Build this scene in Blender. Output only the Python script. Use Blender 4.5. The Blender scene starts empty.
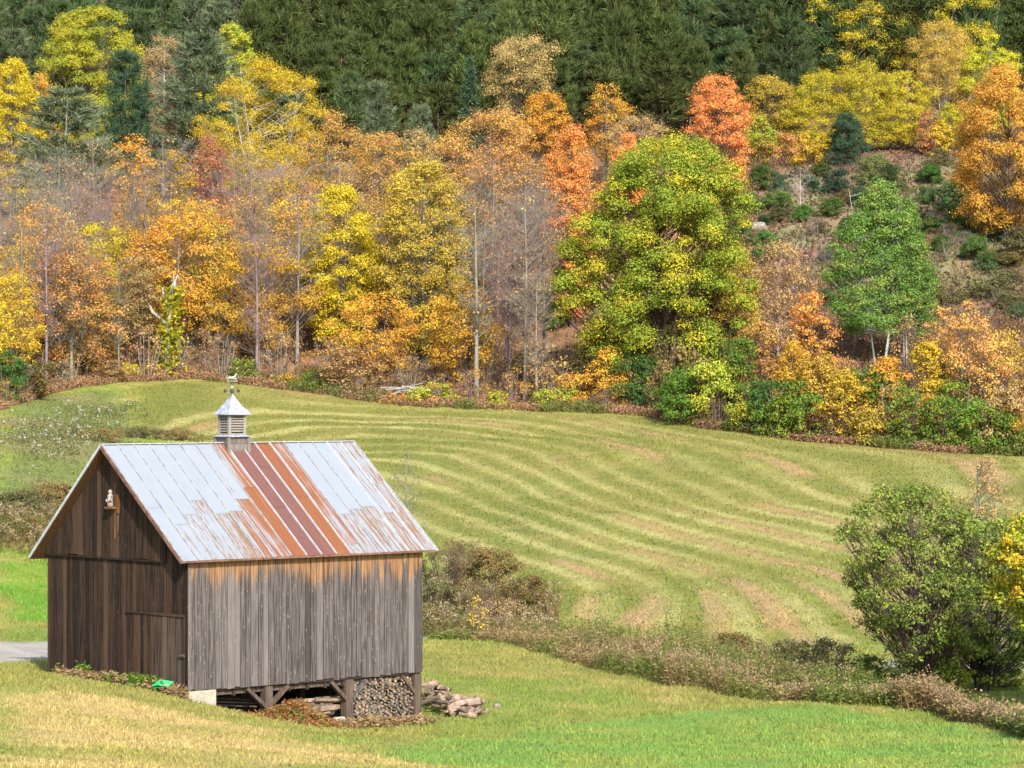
import bpy, math, random
import numpy as np
from mathutils import Vector, Matrix

# ------------------------------------------------------------------ camera, sky, sun, exposure
SC = bpy.context.scene
COL = SC.collection
F_PX, YH, CX = 3043.0, 397.0, 512.0
cam_d = bpy.data.cameras.new('camera'); cam = bpy.data.objects.new('camera', cam_d); COL.objects.link(cam)
cam.location = (0, 0, 0); cam.rotation_euler = (math.radians(90), 0, 0)
cam_d.sensor_width = 36.0; cam_d.lens = F_PX / 1024 * 36.0; cam_d.shift_y = (YH - 384) / 1024.0
cam_d.clip_start = 0.5; cam_d.clip_end = 3000
SC.camera = cam

SUN_EL = math.radians(35); SUN_H = (0.274, -0.961)
wd = bpy.data.worlds.new('World'); SC.world = wd; wd.use_nodes = True
wn = wd.node_tree.nodes; wl = wd.node_tree.links
sky = wn.new('ShaderNodeTexSky'); sky.sky_type = 'NISHITA'; sky.sun_disc = False
sky.sun_elevation = SUN_EL; sky.sun_rotation = math.atan2(SUN_H[0], SUN_H[1])
sky.air_density = 1.0; sky.dust_density = 2.0; sky.ozone_density = 1.0
bg = wn['Background']; bg.inputs['Strength'].default_value = 0.15
wl.new(sky.outputs['Color'], bg.inputs['Color'])
sun_d = bpy.data.lights.new('sun', 'SUN'); sun_d.energy = 3.6; sun_d.angle = math.radians(0.9); sun_d.color = (1.0, 0.93, 0.82)
sun = bpy.data.objects.new('sun', sun_d); COL.objects.link(sun)
sv = Vector((SUN_H[0] * math.cos(SUN_EL), SUN_H[1] * math.cos(SUN_EL), math.sin(SUN_EL)))
sun.rotation_euler = sv.to_track_quat('Z', 'Y').to_euler(); sun.location = (20, -40, 40)
SC.view_settings.view_transform = 'Standard'; SC.view_settings.look = 'None'
SC.view_settings.gamma = 1.0; SC.view_settings.exposure = 0.93
SC.render.engine = 'CYCLES'
cy = SC.cycles
cy.max_bounces = 5; cy.diffuse_bounces = 3; cy.glossy_bounces = 2; cy.transmission_bounces = 3
cy.use_denoising = True
try:
    cy.denoising_prefilter = 'ACCURATE'
except Exception:
    pass
cy.caustics_reflective = False; cy.caustics_refractive = False

R0 = np.random.default_rng(7)
random.seed(7)

# ------------------------------------------------------------------ helpers
def mesh_np(name, V, quads=None, tris=None, mats=(), fattr=None, midx=None, smooth=False):
    me = bpy.data.meshes.new(name)
    V = np.asarray(V, np.float32)
    nq = 0 if quads is None else len(quads); nt = 0 if tris is None else len(tris)
    parts = []
    if nq: parts.append(np.asarray(quads, np.int32).ravel())
    if nt: parts.append(np.asarray(tris, np.int32).ravel())
    loops = np.concatenate(parts)
    me.vertices.add(len(V)); me.vertices.foreach_set('co', V.ravel())
    me.loops.add(len(loops)); me.loops.foreach_set('vertex_index', loops)
    me.polygons.add(nq + nt)
    st = np.concatenate([np.arange(nq) * 4, nq * 4 + np.arange(nt) * 3]).astype(np.int32)
    me.polygons.foreach_set('loop_start', st)
    if midx is not None: me.polygons.foreach_set('material_index', np.asarray(midx, np.int32))
    if smooth: me.polygons.foreach_set('use_smooth', np.ones(nq + nt, bool))
    for m in mats: me.materials.append(m)
    me.update(calc_edges=True)
    if fattr is not None:
        a = me.attributes.new('lv', 'FLOAT_VECTOR', 'FACE')
        a.data.foreach_set('vector', np.asarray(fattr, np.float32).ravel())
    return me

def link(name, me, parent=None):
    o = bpy.data.objects.new(name, me); COL.objects.link(o)
    if parent is not None: o.parent = parent
    return o

def tag(o, label=None, cat=None, group=None, kind=None):
    if label: o['label'] = label
    if cat: o['category'] = cat
    if group: o['group'] = group
    if kind: o['kind'] = kind
    return o

def empty(name, loc, rz=0.0):
    o = bpy.data.objects.new(name, None); COL.objects.link(o)
    o.location = loc; o.rotation_euler = (0, 0, rz); o.empty_display_size = 0.3
    return o

class MB:
    """collects quads / tris with one face vector each, becomes one mesh object"""
    def __init__(s): s.v = []; s.f = []; s.a = []; s.m = []
    def poly(s, pts, a=(0.5, 0.5, 0), m=0):
        n = len(s.v); s.v += [tuple(p) for p in pts]; s.f.append(tuple(range(n, n + len(pts)))); s.a.append(a); s.m.append(m)
    def hexa(s, c, a=(0.5, 0.5, 0), m=0):
        """c: 8 corners, bottom 4 ccw then top 4 ccw"""
        n = len(s.v); s.v += [tuple(p) for p in c]
        for q in ((3, 2, 1, 0), (4, 5, 6, 7), (0, 1, 5, 4), (1, 2, 6, 5), (2, 3, 7, 6), (3, 0, 4, 7)):
            s.f.append(tuple(n + i for i in q)); s.a.append(a); s.m.append(m)
    def box(s, x0, x1, y0, y1, z0, z1, a=(0.5, 0.5, 0), m=0):
        s.hexa([(x0, y0, z0), (x1, y0, z0), (x1, y1, z0), (x0, y1, z0), (x0, y0, z1), (x1, y0, z1), (x1, y1, z1), (x0, y1, z1)], a, m)
    def bar(s, p, q, w, t, a=(0.5, 0.5, 0), m=0, up=(0, 0, 1)):
        p = Vector(p); q = Vector(q); d = (q - p).normalized(); u = Vector(up)
        if abs(d.dot(u)) > 0.97: u = Vector((1, 0, 0))
        sd = d.cross(u).normalized(); u2 = sd.cross(d).normalized()
        sd *= w / 2; u2 *= t / 2
        s.hexa([p - sd - u2, p + sd - u2, q + sd - u2, q - sd - u2, p - sd + u2, p + sd + u2, q + sd + u2, q - sd + u2], a, m)
    def tube(s, pts, rad, k=8, a=(0.5, 0.5, 0), m=0, cap=True, mcap=None):
        pts = [Vector(p) for p in pts]; n0 = len(s.v)
        for i, p in enumerate(pts):
            d = (pts[min(i + 1, len(pts) - 1)] - pts[max(i - 1, 0)]).normalized()
            u = Vector((0, 0, 1)) if abs(d.z) < 0.9 else Vector((1, 0, 0))
            e1 = d.cross(u).normalized(); e2 = e1.cross(d)
            r = rad[i] if hasattr(rad, '__len__') else rad
            for j in range(k):
                t = 2 * math.pi * j / k
                s.v.append(tuple(p + (e1 * math.cos(t) + e2 * math.sin(t)) * r))
        for i in range(len(pts) - 1):
            for j in range(k):
                s.f.append((n0 + i * k + j, n0 + i * k + (j + 1) % k, n0 + (i + 1) * k + (j + 1) % k, n0 + (i + 1) * k + j)); s.a.append(a); s.m.append(m)
        if cap:
            mc = m if mcap is None else mcap
            s.f.append(tuple(n0 + j for j in range(k))[::-1]); s.a.append(a); s.m.append(mc)
            e = n0 + (len(pts) - 1) * k
            s.f.append(tuple(e + j for j in range(k))); s.a.append(a); s.m.append(mc)
    def build(s, name, mats, parent=None, smooth=False):
        me = bpy.data.meshes.new(name); me.from_pydata(s.v, [], s.f)
        if not isinstance(mats, (list, tuple)): mats = [mats]
        for m in mats: me.materials.append(m)
        me.polygons.foreach_set('material_index', s.m)
        if smooth: me.polygons.foreach_set('use_smooth', [True] * len(s.f))
        at = me.attributes.new('lv', 'FLOAT_VECTOR', 'FACE')
        at.data.foreach_set('vector', np.asarray(s.a, np.float32).ravel())
        me.update()
        return link(name, me, parent)

def vnoise(x, y, seed=0):
    xi = np.floor(x).astype(np.int64); yi = np.floor(y).astype(np.int64); fx = x - xi; fy = y - yi
    def h(a, b):
        n = (a * 374761393 + b * 668265263 + seed * 1442695041) & 0xFFFFFFFF
        n = ((n ^ (n >> 13)) * 1274126177) & 0xFFFFFFFF
        return ((n ^ (n >> 16)) & 0xFFFF) / 65535.0
    fx = fx * fx * (3 - 2 * fx); fy = fy * fy * (3 - 2 * fy)
    return (h(xi, yi) * (1 - fx) + h(xi + 1, yi) * fx) * (1 - fy) + (h(xi, yi + 1) * (1 - fx) + h(xi + 1, yi + 1) * fx) * fy
def fbm(x, y, seed=0, oct=4):
    s = 0; a = 0.5; t = 0
    for i in range(oct):
        s = s + a * vnoise(x * 2 ** i + 17.3 * i, y * 2 ** i - 9.1 * i, seed + i); t += a; a *= 0.55
    return s / t
def sstep(a, b, x):
    t = np.clip((x - a) / (b - a), 0, 1); return t * t * (3 - 2 * t)

# ------------------------------------------------------------------ terrain shape: surveyed points, thin plate spline
def wpt(px, py, d): return ((px - CX) / F_PX * d, d, (YH - py) / F_PX * d)
PH = 0.746; U = np.array([math.cos(PH), math.sin(PH)]); Vv = np.array([-math.sin(PH), math.cos(PH)])
BO = np.array([-8.827, 83.0, -8.017]); BW, BL, BH, BRISE, OE, OG, BR, OEL = 6.763, 8.444, 3.737, 2.935, 0.223, 0.382, 3.588, 0.36
def bxy(x, y): return BO[0] + U[0] * x + Vv[0] * y, BO[1] + U[1] * x + Vv[1] * y
CP = [wpt(*p) for p in (
    (0, 768, 48), (0, 720, 62), (0, 690, 75), (0, 665, 88), (20, 652, 95), (0, 640, 99), (20, 600, 112), (20, 560, 125), (20, 515, 142),
    (40, 450, 190), (0, 418, 212), (100, 386, 238), (200, 379, 247), (300, 391, 241), (400, 406, 235), (520, 411, 230), (640, 414, 225),
    (800, 440, 210), (1024, 456, 200), (1024, 768, 62), (700, 768, 62), (400, 768, 58), (230, 740, 68), (512, 740, 74), (1024, 738, 79), (830, 703, 92),
    (680, 690, 99), (540, 646, 118), (430, 640, 122), (480, 708, 92), (940, 692, 99), (700, 650, 116), (600, 627, 128), (800, 642, 120),
    (600, 520, 170), (420, 500, 185), (450, 450, 206), (600, 460, 196), (800, 520, 166), (800, 580, 143), (700, 580, 149), (950, 600, 132),
    (1024, 655, 113), (1000, 520, 165), (470, 590, 150), (430, 560, 160), (200, 430, 215), (300, 480, 190),
    (780, 200, 300), (900, 160, 325), (1000, 300, 265), (850, 330, 255), (100, 330, 265), (300, 300, 280), (300, 180, 330), (100, 180, 330),
    (500, 300, 275), (500, 200, 315), (400, 110, 365), (600, 110, 362), (900, 95, 362), (100, 95, 365), (1024, 110, 360), (0, 250, 295))]
for (x, y, z) in ((0, 0, -8.17), (1.5, 0, -8.55), (0.95, -0.1, -8.75), (2.8, -0.2, -9.03), (5.7, -0.2, -9.34), (8.4, -0.2, -9.43), (3.2, -1.3, -9.28), (6.0, -1.3, -9.46), (0, 3.4, -8.12), (0, 6.76, -8.07),
                  (8.4, 6.7, -9.0), (4.2, 6.9, -8.6), (4, 3, -8.95), (10.5, 0, -9.46)):
    X, Y = bxy(x, y); CP.append((X, Y, z))
CP += [(0, 0, -1.75), (-12, 0, -1.75), (12, 0, -1.8), (0, 20, -3.4), (-14, 20, -3.3), (14, 20, -3.5), (0, 34, -5.0), (0, -60, 2), (-60, -60, 2), (60, -60, 2),
       (-70, 20, -3), (70, 20, -4.2), (-60, 90, -7.0), (60, 95, -9.5), (-80, 170, -3.0), (75, 160, -6.5), (-90, 250, 3.5), (95, 215, -2.5),
       (-110, 330, 22), (110, 300, 19), (-120, 400, 46), (0, 410, 51), (120, 400, 47), (-140, 480, 72), (0, 480, 75), (140, 480, 72), (0, 560, 92), (-160, 560, 90), (160, 560, 90)]
CP = np.array(CP, float)
def tps_fit(P, val, lam=0.0):
    n = len(P); D2 = ((P[:, None] - P[None]) ** 2).sum(-1)
    K = 0.5 * D2 * np.log(D2 + 1e-9) + lam * np.eye(n)
    A = np.zeros((n + 3, n + 3)); A[:n, :n] = K; A[:n, n] = 1; A[:n, n + 1:] = P; A[n, :n] = 1; A[n + 1:, :n] = P.T
    return np.linalg.solve(A, np.concatenate([val, np.zeros(3)]))
def tps_eval(P, w, Q):
    out = np.empty(len(Q)); n = len(P)
    for i in range(0, len(Q), 20000):
        q = Q[i:i + 20000]; D2 = ((q[:, None] - P[None]) ** 2).sum(-1)
        out[i:i + 20000] = (0.5 * D2 * np.log(D2 + 1e-9)) @ w[:n] + w[n] + q @ w[n + 1:]
    return out
SCL = 100.0
TP = CP[:, :2] / SCL; TW = tps_fit(TP, CP[:, 2], 0.0003)
def H(x, y):
    x = np.atleast_1d(np.asarray(x, float)); y = np.atleast_1d(np.asarray(y, float))
    q = np.stack([np.clip(x, -160, 160), np.clip(y, -60, 560)], -1) / SCL
    z = tps_eval(TP, TW, q)
    near = sstep(6, 14, np.hypot(x - BO[0] - 1, y - BO[1] - 5))
    wild = sstep(235, 262, y)
    return z + near * ((fbm(x / 9, y / 9, 3, 3) - 0.5) * 0.5 + (fbm(x / 2.2, y / 2.2, 5, 2) - 0.5) * 0.08) * sstep(20, 60, y) + wild * (fbm(x / 14, y / 14, 9, 3) - 0.5) * 2.0
def h1(x, y): return float(H(x, y)[0])
_dd = np.arange(36, 540, 0.5)
def ground_at(px, py):
    """world point where the sight line through a pixel meets the ground"""
    x = (px - CX) / F_PX * _dd; zr = (YH - py) / F_PX * _dd; g = H(x, _dd)
    i = np.argmax(zr <= g)
    return x[i], _dd[i], g[i]
def at(px, d):
    x = (px - CX) / F_PX * d; return x, d, h1(x, d)

def wpoly(pp): return np.array([ground_at(*p)[:2] for p in pp])
def poly_sd(P, x, y):
    """signed distance to a polygon in the ground plan, positive inside"""
    ins = np.zeros(x.shape, bool); dm = np.full(x.shape, 1e9); n = len(P)
    for i in range(n):
        a = P[i]; b = P[(i + 1) % n]; e = b - a
        t = np.clip(((x - a[0]) * e[0] + (y - a[1]) * e[1]) / (e @ e + 1e-9), 0, 1)
        dm = np.minimum(dm, np.hypot(x - a[0] - t * e[0], y - a[1] - t * e[1]))
        c = ((a[1] > y) != (b[1] > y)) & (x < (b[0] - a[0]) * (y - a[1]) / (b[1] - a[1] + 1e-12) + a[0])
        ins ^= c
    return np.where(ins, dm, -dm)

# forest edge line, as plan points (X, Y)
EDGE = np.array([(-90, 185), (-60, 205)] + [ground_at(*p)[:2] for p in ((0, 412), (60, 392), (130, 382), (200, 379), (300, 391), (400, 406), (520, 411), (640, 416), (700, 428), (800, 441), (900, 449), (1024, 457))] + [(60, 192), (110, 190)])
EDGE = EDGE[np.argsort(EDGE[:, 0])]
def past_edge(x, y): return y - np.interp(x, EDGE[:, 0], EDGE[:, 1])

FIELD = wpoly([(130, 386), (200, 379), (300, 391), (400, 406), (520, 411), (640, 416), (800, 441), (1023, 456)]) 
FIELD = np.vstack([FIELD, [(70, 190), (60, 118)], wpoly([(1000, 640), (860, 645), (700, 640), (600, 628), (540, 612), (500, 590), (440, 560), (380, 535), (280, 500), (170, 450), (130, 420)])])
GREEN_R = wpoly([(390, 752), (520, 728), (690, 712), (830, 706), (1023, 738), (1023, 767), (340, 767)])
TAN = wpoly([(0, 690), (60, 692), (140, 702), (200, 716), (290, 733), (350, 746), (420, 767), (0, 767)])
GREEN_L = wpoly([(0, 562), (60, 562), (130, 562), (130, 625), (0, 625)])
GRAVEL_L = wpoly([(-60, 643), (60, 641), (130, 648), (130, 664), (45, 661), (-60, 663)])
GRAVEL_M = np.vstack([wpoly([(130, 644), (300, 638), (420, 637), (462, 637)]), wpoly([(440, 641), (300, 646), (130, 655)])])
GRAVEL_R = wpoly([(880, 660), (1023, 664), (1023, 671), (880, 668)])
CLEAR = wpoly([(745, 260), (760, 190), (830, 150), (900, 135), (960, 150), (1023, 200), (1023, 330), (960, 320), (900, 300), (800, 290)])
HILL_L = wpoly([(0, 412), (60, 396), (120, 388), (130, 430), (120, 460), (60, 520), (0, 540)])

# mowing rows: lines traced on the meadow, each one keeps its distance from the wood's edge
ROWS = [[(505, 436), (555, 462), (605, 478), (661, 503), (700, 519)], [(380, 430), (442, 447), (505, 467), (555, 484), (599, 503), (640, 515), (718, 542), (774, 557), (818, 576)],
        [(652, 545), (702, 557), (743, 570), (774, 582), (787, 607), (790, 632)], [(433, 459), (483, 494), (520, 516), (561, 537), (599, 555), (640, 564), (687, 573), (709, 589), (713, 607), (712, 624)],
        [(702, 460), (777, 489), (859, 517)], [(799, 470), (840, 487), (887, 506)], [(640, 418), (720, 432), (800, 444), (900, 452), (1020, 460)], [(408, 491), (449, 522), (477, 537)]]
RV = [18.0, 24.5, 33.0, 37.5, 11.0, 5.0, 0.0, 41.0]
_rp = []; _rv = []
for ln, v in zip(ROWS, RV):
    for p in ln:
        g = ground_at(*p); _rp.append(g[:2]); _rv.append(v)
for p, v in (((118, 395), 9), ((124, 432), 9), ((165, 388), 13), ((172, 440), 13), ((60, 420), 3), ((235, 388), 8), ((300, 400), 4), ((250, 430), 18), ((330, 440), 22)):
    g = ground_at(*p); _rp.append(g[:2]); _rv.append(v)
_rp = np.array(_rp) / SCL; _rw = tps_fit(_rp, np.array(_rv, float), 0.02)
def rowv(x, y): return tps_eval(_rp, _rw, np.stack([np.clip(x, -60, 60), np.clip(y, 100, 260)], -1) / SCL)

C3 = lambda *c: np.array(c, float)
def mixc(A, B, t): return A * (1 - t[:, None]) + B * t[:, None]
def ground_colour(x, y):
    """albedo of the ground: kinds of grass, mowing rows, gravel, leaf litter"""
    n1 = fbm(x / 7, y / 7, 21, 4); n2 = fbm(x / 1.6, y / 1.6, 33, 4); n3 = fbm(x / 0.5, y / 0.9, 44, 2)
    wob = (fbm(x / 5, y / 5, 71, 3) - 0.5)
    C = np.tile(C3(.205, .205, .058), (len(x), 1))
    C = mixc(C, C3(.125, .215, .035), sstep(.42, .66, n1) * .55)
    C = mixc(C, C3(.30, .25, .09), sstep(.50, .72, n2) * .6)
    k = sstep(-1.0, 1.0, poly_sd(HILL_L, x, y) + wob * 5)
    C = mixc(C, mixc(np.tile(C3(.17, .168, .070), (len(x), 1)), C3(.13, .158, .050), sstep(.4, .62, n1)), k)
    # meadow
    f = sstep(-.4, 1.2, poly_sd(FIELD, x, y) + wob * 2.0)
    r = rowv(x, y) + wob * .45 + (n2 - .5) * .35
    s1 = .5 + .5 * np.sin(r * 2 * math.pi / 3.5); s2 = .5 + .5 * np.sin(r * 2 * math.pi / 8.8 + 1.0)
    Fg = mixc(np.tile(C3(.185, .180, .050), (len(x), 1)), C3(.150, .162, .044), sstep(.38, .65, n1))
    low = sstep(165, 128, y)
    Fg = mixc(Fg, C3(.20, .225, .05), low * .5)
    nb = sstep(.30, .60, fbm(x / 11, y / 16, 91, 3))
    Fg = mixc(Fg, C3(.125, .150, .036), sstep(.35, .05, s1) * .42)
    Fg = mixc(Fg, C3(.32, .30, .125), sstep(.58, .93, s1) * (.28 + .44 * nb))
    t2 = sstep(.86, .97, .5 + .5 * np.sin(r * 2 * math.pi / 7.0 + 2.2)) * sstep(.40, .60, fbm(x / 8 + 50, y / 12, 95, 3))
    Fg = mixc(Fg, C3(.32, .22, .115), t2 * .75)
    lw = sstep(150, 138, y) * sstep(.62, .9, .5 + .5 * np.sin(r * 2 * math.pi / 3.4 + 2.2)); Fg = mixc(Fg, C3(.34, .24, .125), lw * (.40 + .5 * n1))
    Fg = mixc(Fg, C3(.26, .20, .09), sstep(.60, .78, n2) * .3)
    top = sstep(-9, -1, past_edge(x, y)); Fg = mixc(Fg, C3(.17, .165, .045), top * .6)
    C = mixc(C, Fg, f)
    k = sstep(-.35, .35, poly_sd(GREEN_R, x, y) + wob * 1.2); C = mixc(C, mixc(np.tile(C3(.142, .228, .052), (len(x), 1)), C3(.20, .235, .055), sstep(.45, .7, n2) * .8), k)
    k = sstep(-.6, .6, poly_sd(GREEN_L, x, y) + wob * 3); C = mixc(C, mixc(np.tile(C3(.12, .225, .030), (len(x), 1)), C3(.17, .235, .04), sstep(.5, .7, n2)), k)
    k = sstep(-.8, .8, poly_sd(TAN, x, y) + wob * 3); T = mixc(np.tile(C3(.355, .275, .115), (len(x), 1)), C3(.25, .225, .068), sstep(.50, .70, n1 * .6 + n2 * .4)); T = mixc(T, C3(.40, .31, .15), sstep(.55, .75, n2) * .7); C = mixc(C, T, k)
    # forest floor and clearing
    pe = past_edge(x, y) + wob * 3
    L = mixc(np.tile(C3(.20, .115, .062), (len(x), 1)), C3(.11, .075, .045), sstep(.40, .62, n2)); L = mixc(L, C3(.30, .17, .09), sstep(.6, .75, n3) * .6)
    C = mixc(C, L, sstep(-.7, .9, pe))
    k = sstep(-2, 3, poly_sd(CLEAR, x, y)); B = mixc(np.tile(C3(.17, .105, .078), (len(x), 1)), C3(.145, .15, .07), sstep(.40, .56, n1)); B = mixc(B, C3(.28, .18, .12), sstep(.55, .75, n2)); C = mixc(C, B, k)
    for P in (GRAVEL_L, GRAVEL_M, GRAVEL_R):
        k = sstep(-.25, .35, poly_sd(P, x, y) + wob * .8); C = mixc(C, mixc(np.tile(C3(.27, .25, .235), (len(x), 1)), C3(.36, .33, .30), n3), k)
    # bare earth under and round the barn
    bx = (x - BO[0]) * U[0] + (y - BO[1]) * U[1]; by = (x - BO[0]) * Vv[0] + (y - BO[1]) * Vv[1]
    dn = np.maximum(np.maximum(-bx, bx - BL), np.maximum(-by, by - BW))
    C = mixc(C, C3(.16, .12, .075), sstep(.9, -.1, dn + wob * 1.2))
    return C * ((1.14 + .36 * n3) * (1 - .02 * f))[:, None]

# ------------------------------------------------------------------ materials
def mat(name):
    m = bpy.data.materials.new(name); m.use_nodes = True; nt = m.node_tree
    for n in list(nt.nodes): nt.nodes.remove(n)
    return m, nt, (lambda t, **k: _node(nt, t, k)), nt.links.new
def _node(nt, t, k):
    n = nt.nodes.new(t)
    for a, b in k.items(): setattr(n, a, b)
    return n
def mixn(N, L, fac, a, b, blend='MIX'):
    n = N('ShaderNodeMix', data_type='RGBA', blend_type=blend)
    for s, v in ((n.inputs[0], fac), (n.inputs[6], a), (n.inputs[7], b)):
        if hasattr(v, 'is_linked') or isinstance(v, bpy.types.NodeSocket): L(v, s)
        elif isinstance(v, (tuple, list)): s.default_value = (*v[:3], 1)
        else: s.default_value = v
    return n.outputs[2]
def ramp(N, L, val, a, b, lo=0.0, hi=1.0):
    n = N('ShaderNodeMapRange', interpolation_type='SMOOTHSTEP')
    L(val, n.inputs['Value'])
    for nm, v in (('From Min', a), ('From Max', b), ('To Min', lo), ('To Max', hi)):
        if isinstance(v, bpy.types.NodeSocket): L(v, n.inputs[nm])
        else: n.inputs[nm].default_value = v
    return n.outputs['Result']
def mth(N, L, op, a, b=None, c=None):
    n = N('ShaderNodeMath', operation=op)
    for i, v in enumerate((a, b, c)):
        if v is None: continue
        if isinstance(v, bpy.types.NodeSocket): L(v, n.inputs[i])
        else: n.inputs[i].default_value = v
    return n.outputs[0]
def noise(N, L, vec, scale, detail=3, rough=0.55):
    n = N('ShaderNodeTexNoise'); n.inputs['Scale'].default_value = scale; n.inputs['Detail'].default_value = detail; n.inputs['Roughness'].default_value = rough
    L(vec, n.inputs['Vector']); return n.outputs['Fac']
def scaled(N, L, vec, s):
    n = N('ShaderNodeMapping'); n.inputs['Scale'].default_value = s; L(vec, n.inputs['Vector']); return n.outputs['Vector']
def out_principled(N, L, col, rough=0.8, metallic=0.0, spec=0.3, bump=None, bstr=0.3, bdist=0.02):
    p = N('ShaderNodeBsdfPrincipled'); o = N('ShaderNodeOutputMaterial')
    for s, v in (('Base Color', col), ('Roughness', rough), ('Metallic', metallic), ('Specular IOR Level', spec)):
        if isinstance(v, bpy.types.NodeSocket): L(v, p.inputs[s])
        elif isinstance(v, (tuple, list)): p.inputs[s].default_value = (*v[:3], 1)
        else: p.inputs[s].default_value = v
    if bump is not None:
        b = N('ShaderNodeBump'); b.inputs['Strength'].default_value = bstr; b.inputs['Distance'].default_value = bdist
        L(bump, b.inputs['Height']); L(b.outputs[0], p.inputs['Normal'])
    L(p.outputs[0], o.inputs[0]); return p

def make_ground_mat():
    m, nt, N, L = mat('ground_cover')
    a = N('ShaderNodeAttribute', attribute_name='gcol'); tc = N('ShaderNodeTexCoord')
    v = tc.outputs['Object']
    f1 = noise(N, L, v, 5.0, 5, .7); f2 = noise(N, L, v, 22.0, 3, .7)
    c = mixn(N, L, 1.0, a.outputs['Color'], mixn(N, L, f1, (.55, .55, .55), (1.45, 1.42, 1.35)), 'MULTIPLY')
    c = mixn(N, L, 1.0, c, mixn(N, L, f2, (.6, .6, .6), (1.4, 1.4, 1.4)), 'MULTIPLY')
    b = mth(N, L, 'ADD', f1, f2)
    out_principled(N, L, c, .95, 0, .1, b, .55, .12)
    return m
def make_leaf_mat(name, transl=.25, vlo=.78, vhi=1.22):
    m, nt, N, L = mat(name)
    oi = N('ShaderNodeObjectInfo'); alt = N('ShaderNodeAttribute', attribute_type='OBJECT', attribute_name='alt')
    mv = N('ShaderNodeAttribute', attribute_type='OBJECT', attribute_name='mixv')
    lv = N('ShaderNodeAttribute', attribute_name='lv'); sp = N('ShaderNodeSeparateXYZ'); L(lv.outputs['Vector'], sp.inputs[0])
    q = mth(N, L, 'ADD', mth(N, L, 'MULTIPLY', sp.outputs[0], .4), mth(N, L, 'MULTIPLY', sp.outputs[1], .6))
    inv = mth(N, L, 'SUBTRACT', 1.0, mv.outputs['Fac'])
    fac = ramp(N, L, q, mth(N, L, 'SUBTRACT', inv, .16), mth(N, L, 'ADD', inv, .16))
    c = mixn(N, L, fac, oi.outputs['Color'], alt.outputs['Color'])
    hs = N('ShaderNodeHueSaturation'); L(c, hs.inputs['Color'])
    L(ramp(N, L, sp.outputs[0], 0, 1, vlo, vhi), hs.inputs['Value'])
    L(ramp(N, L, sp.outputs[2], 0, 1, .482, .518), hs.inputs['Hue'])
    d = N('ShaderNodeBsdfDiffuse'); t = N('ShaderNodeBsdfTranslucent'); mx = N('ShaderNodeMixShader'); o = N('ShaderNodeOutputMaterial')
    L(hs.outputs[0], d.inputs['Color']); L(hs.outputs[0], t.inputs['Color']); mx.inputs[0].default_value = transl
    L(d.outputs[0], mx.inputs[1]); L(t.outputs[0], mx.inputs[2]); L(mx.outputs[0], o.inputs[0])
    return m
def make_bark_mat():
    m, nt, N, L = mat('bark')
    oi = N('ShaderNodeObjectInfo'); tc = N('ShaderNodeTexCoord')
    n = noise(N, L, scaled(N, L, tc.outputs['Object'], (6, 6, 1.2)), 1.0, 4, .7)
    c = mixn(N, L, 1.0, oi.outputs['Color'], mixn(N, L, n, (.45, .45, .45), (1.5, 1.5, 1.5)), 'MULTIPLY')
    out_principled(N, L, c, .9, 0, .15, n, .4, .03); return m
def make_face_mat(name, rough=.9, transl=0.0):
    """colour straight from the face colour (stems, plumes, blades)"""
    m, nt, N, L = mat(name)
    a = N('ShaderNodeAttribute', attribute_name='lv')
    d = N('ShaderNodeBsdfDiffuse'); L(a.outputs['Color'], d.inputs['Color']); o = N('ShaderNodeOutputMaterial')
    if transl:
        t = N('ShaderNodeBsdfTranslucent'); L(a.outputs['Color'], t.inputs['Color']); mx = N('ShaderNodeMixShader'); mx.inputs[0].default_value = transl
        L(d.outputs[0], mx.inputs[1]); L(t.outputs[0], mx.inputs[2]); L(mx.outputs[0], o.inputs[0])
    else: L(d.outputs[0], o.inputs[0])
    return m
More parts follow.
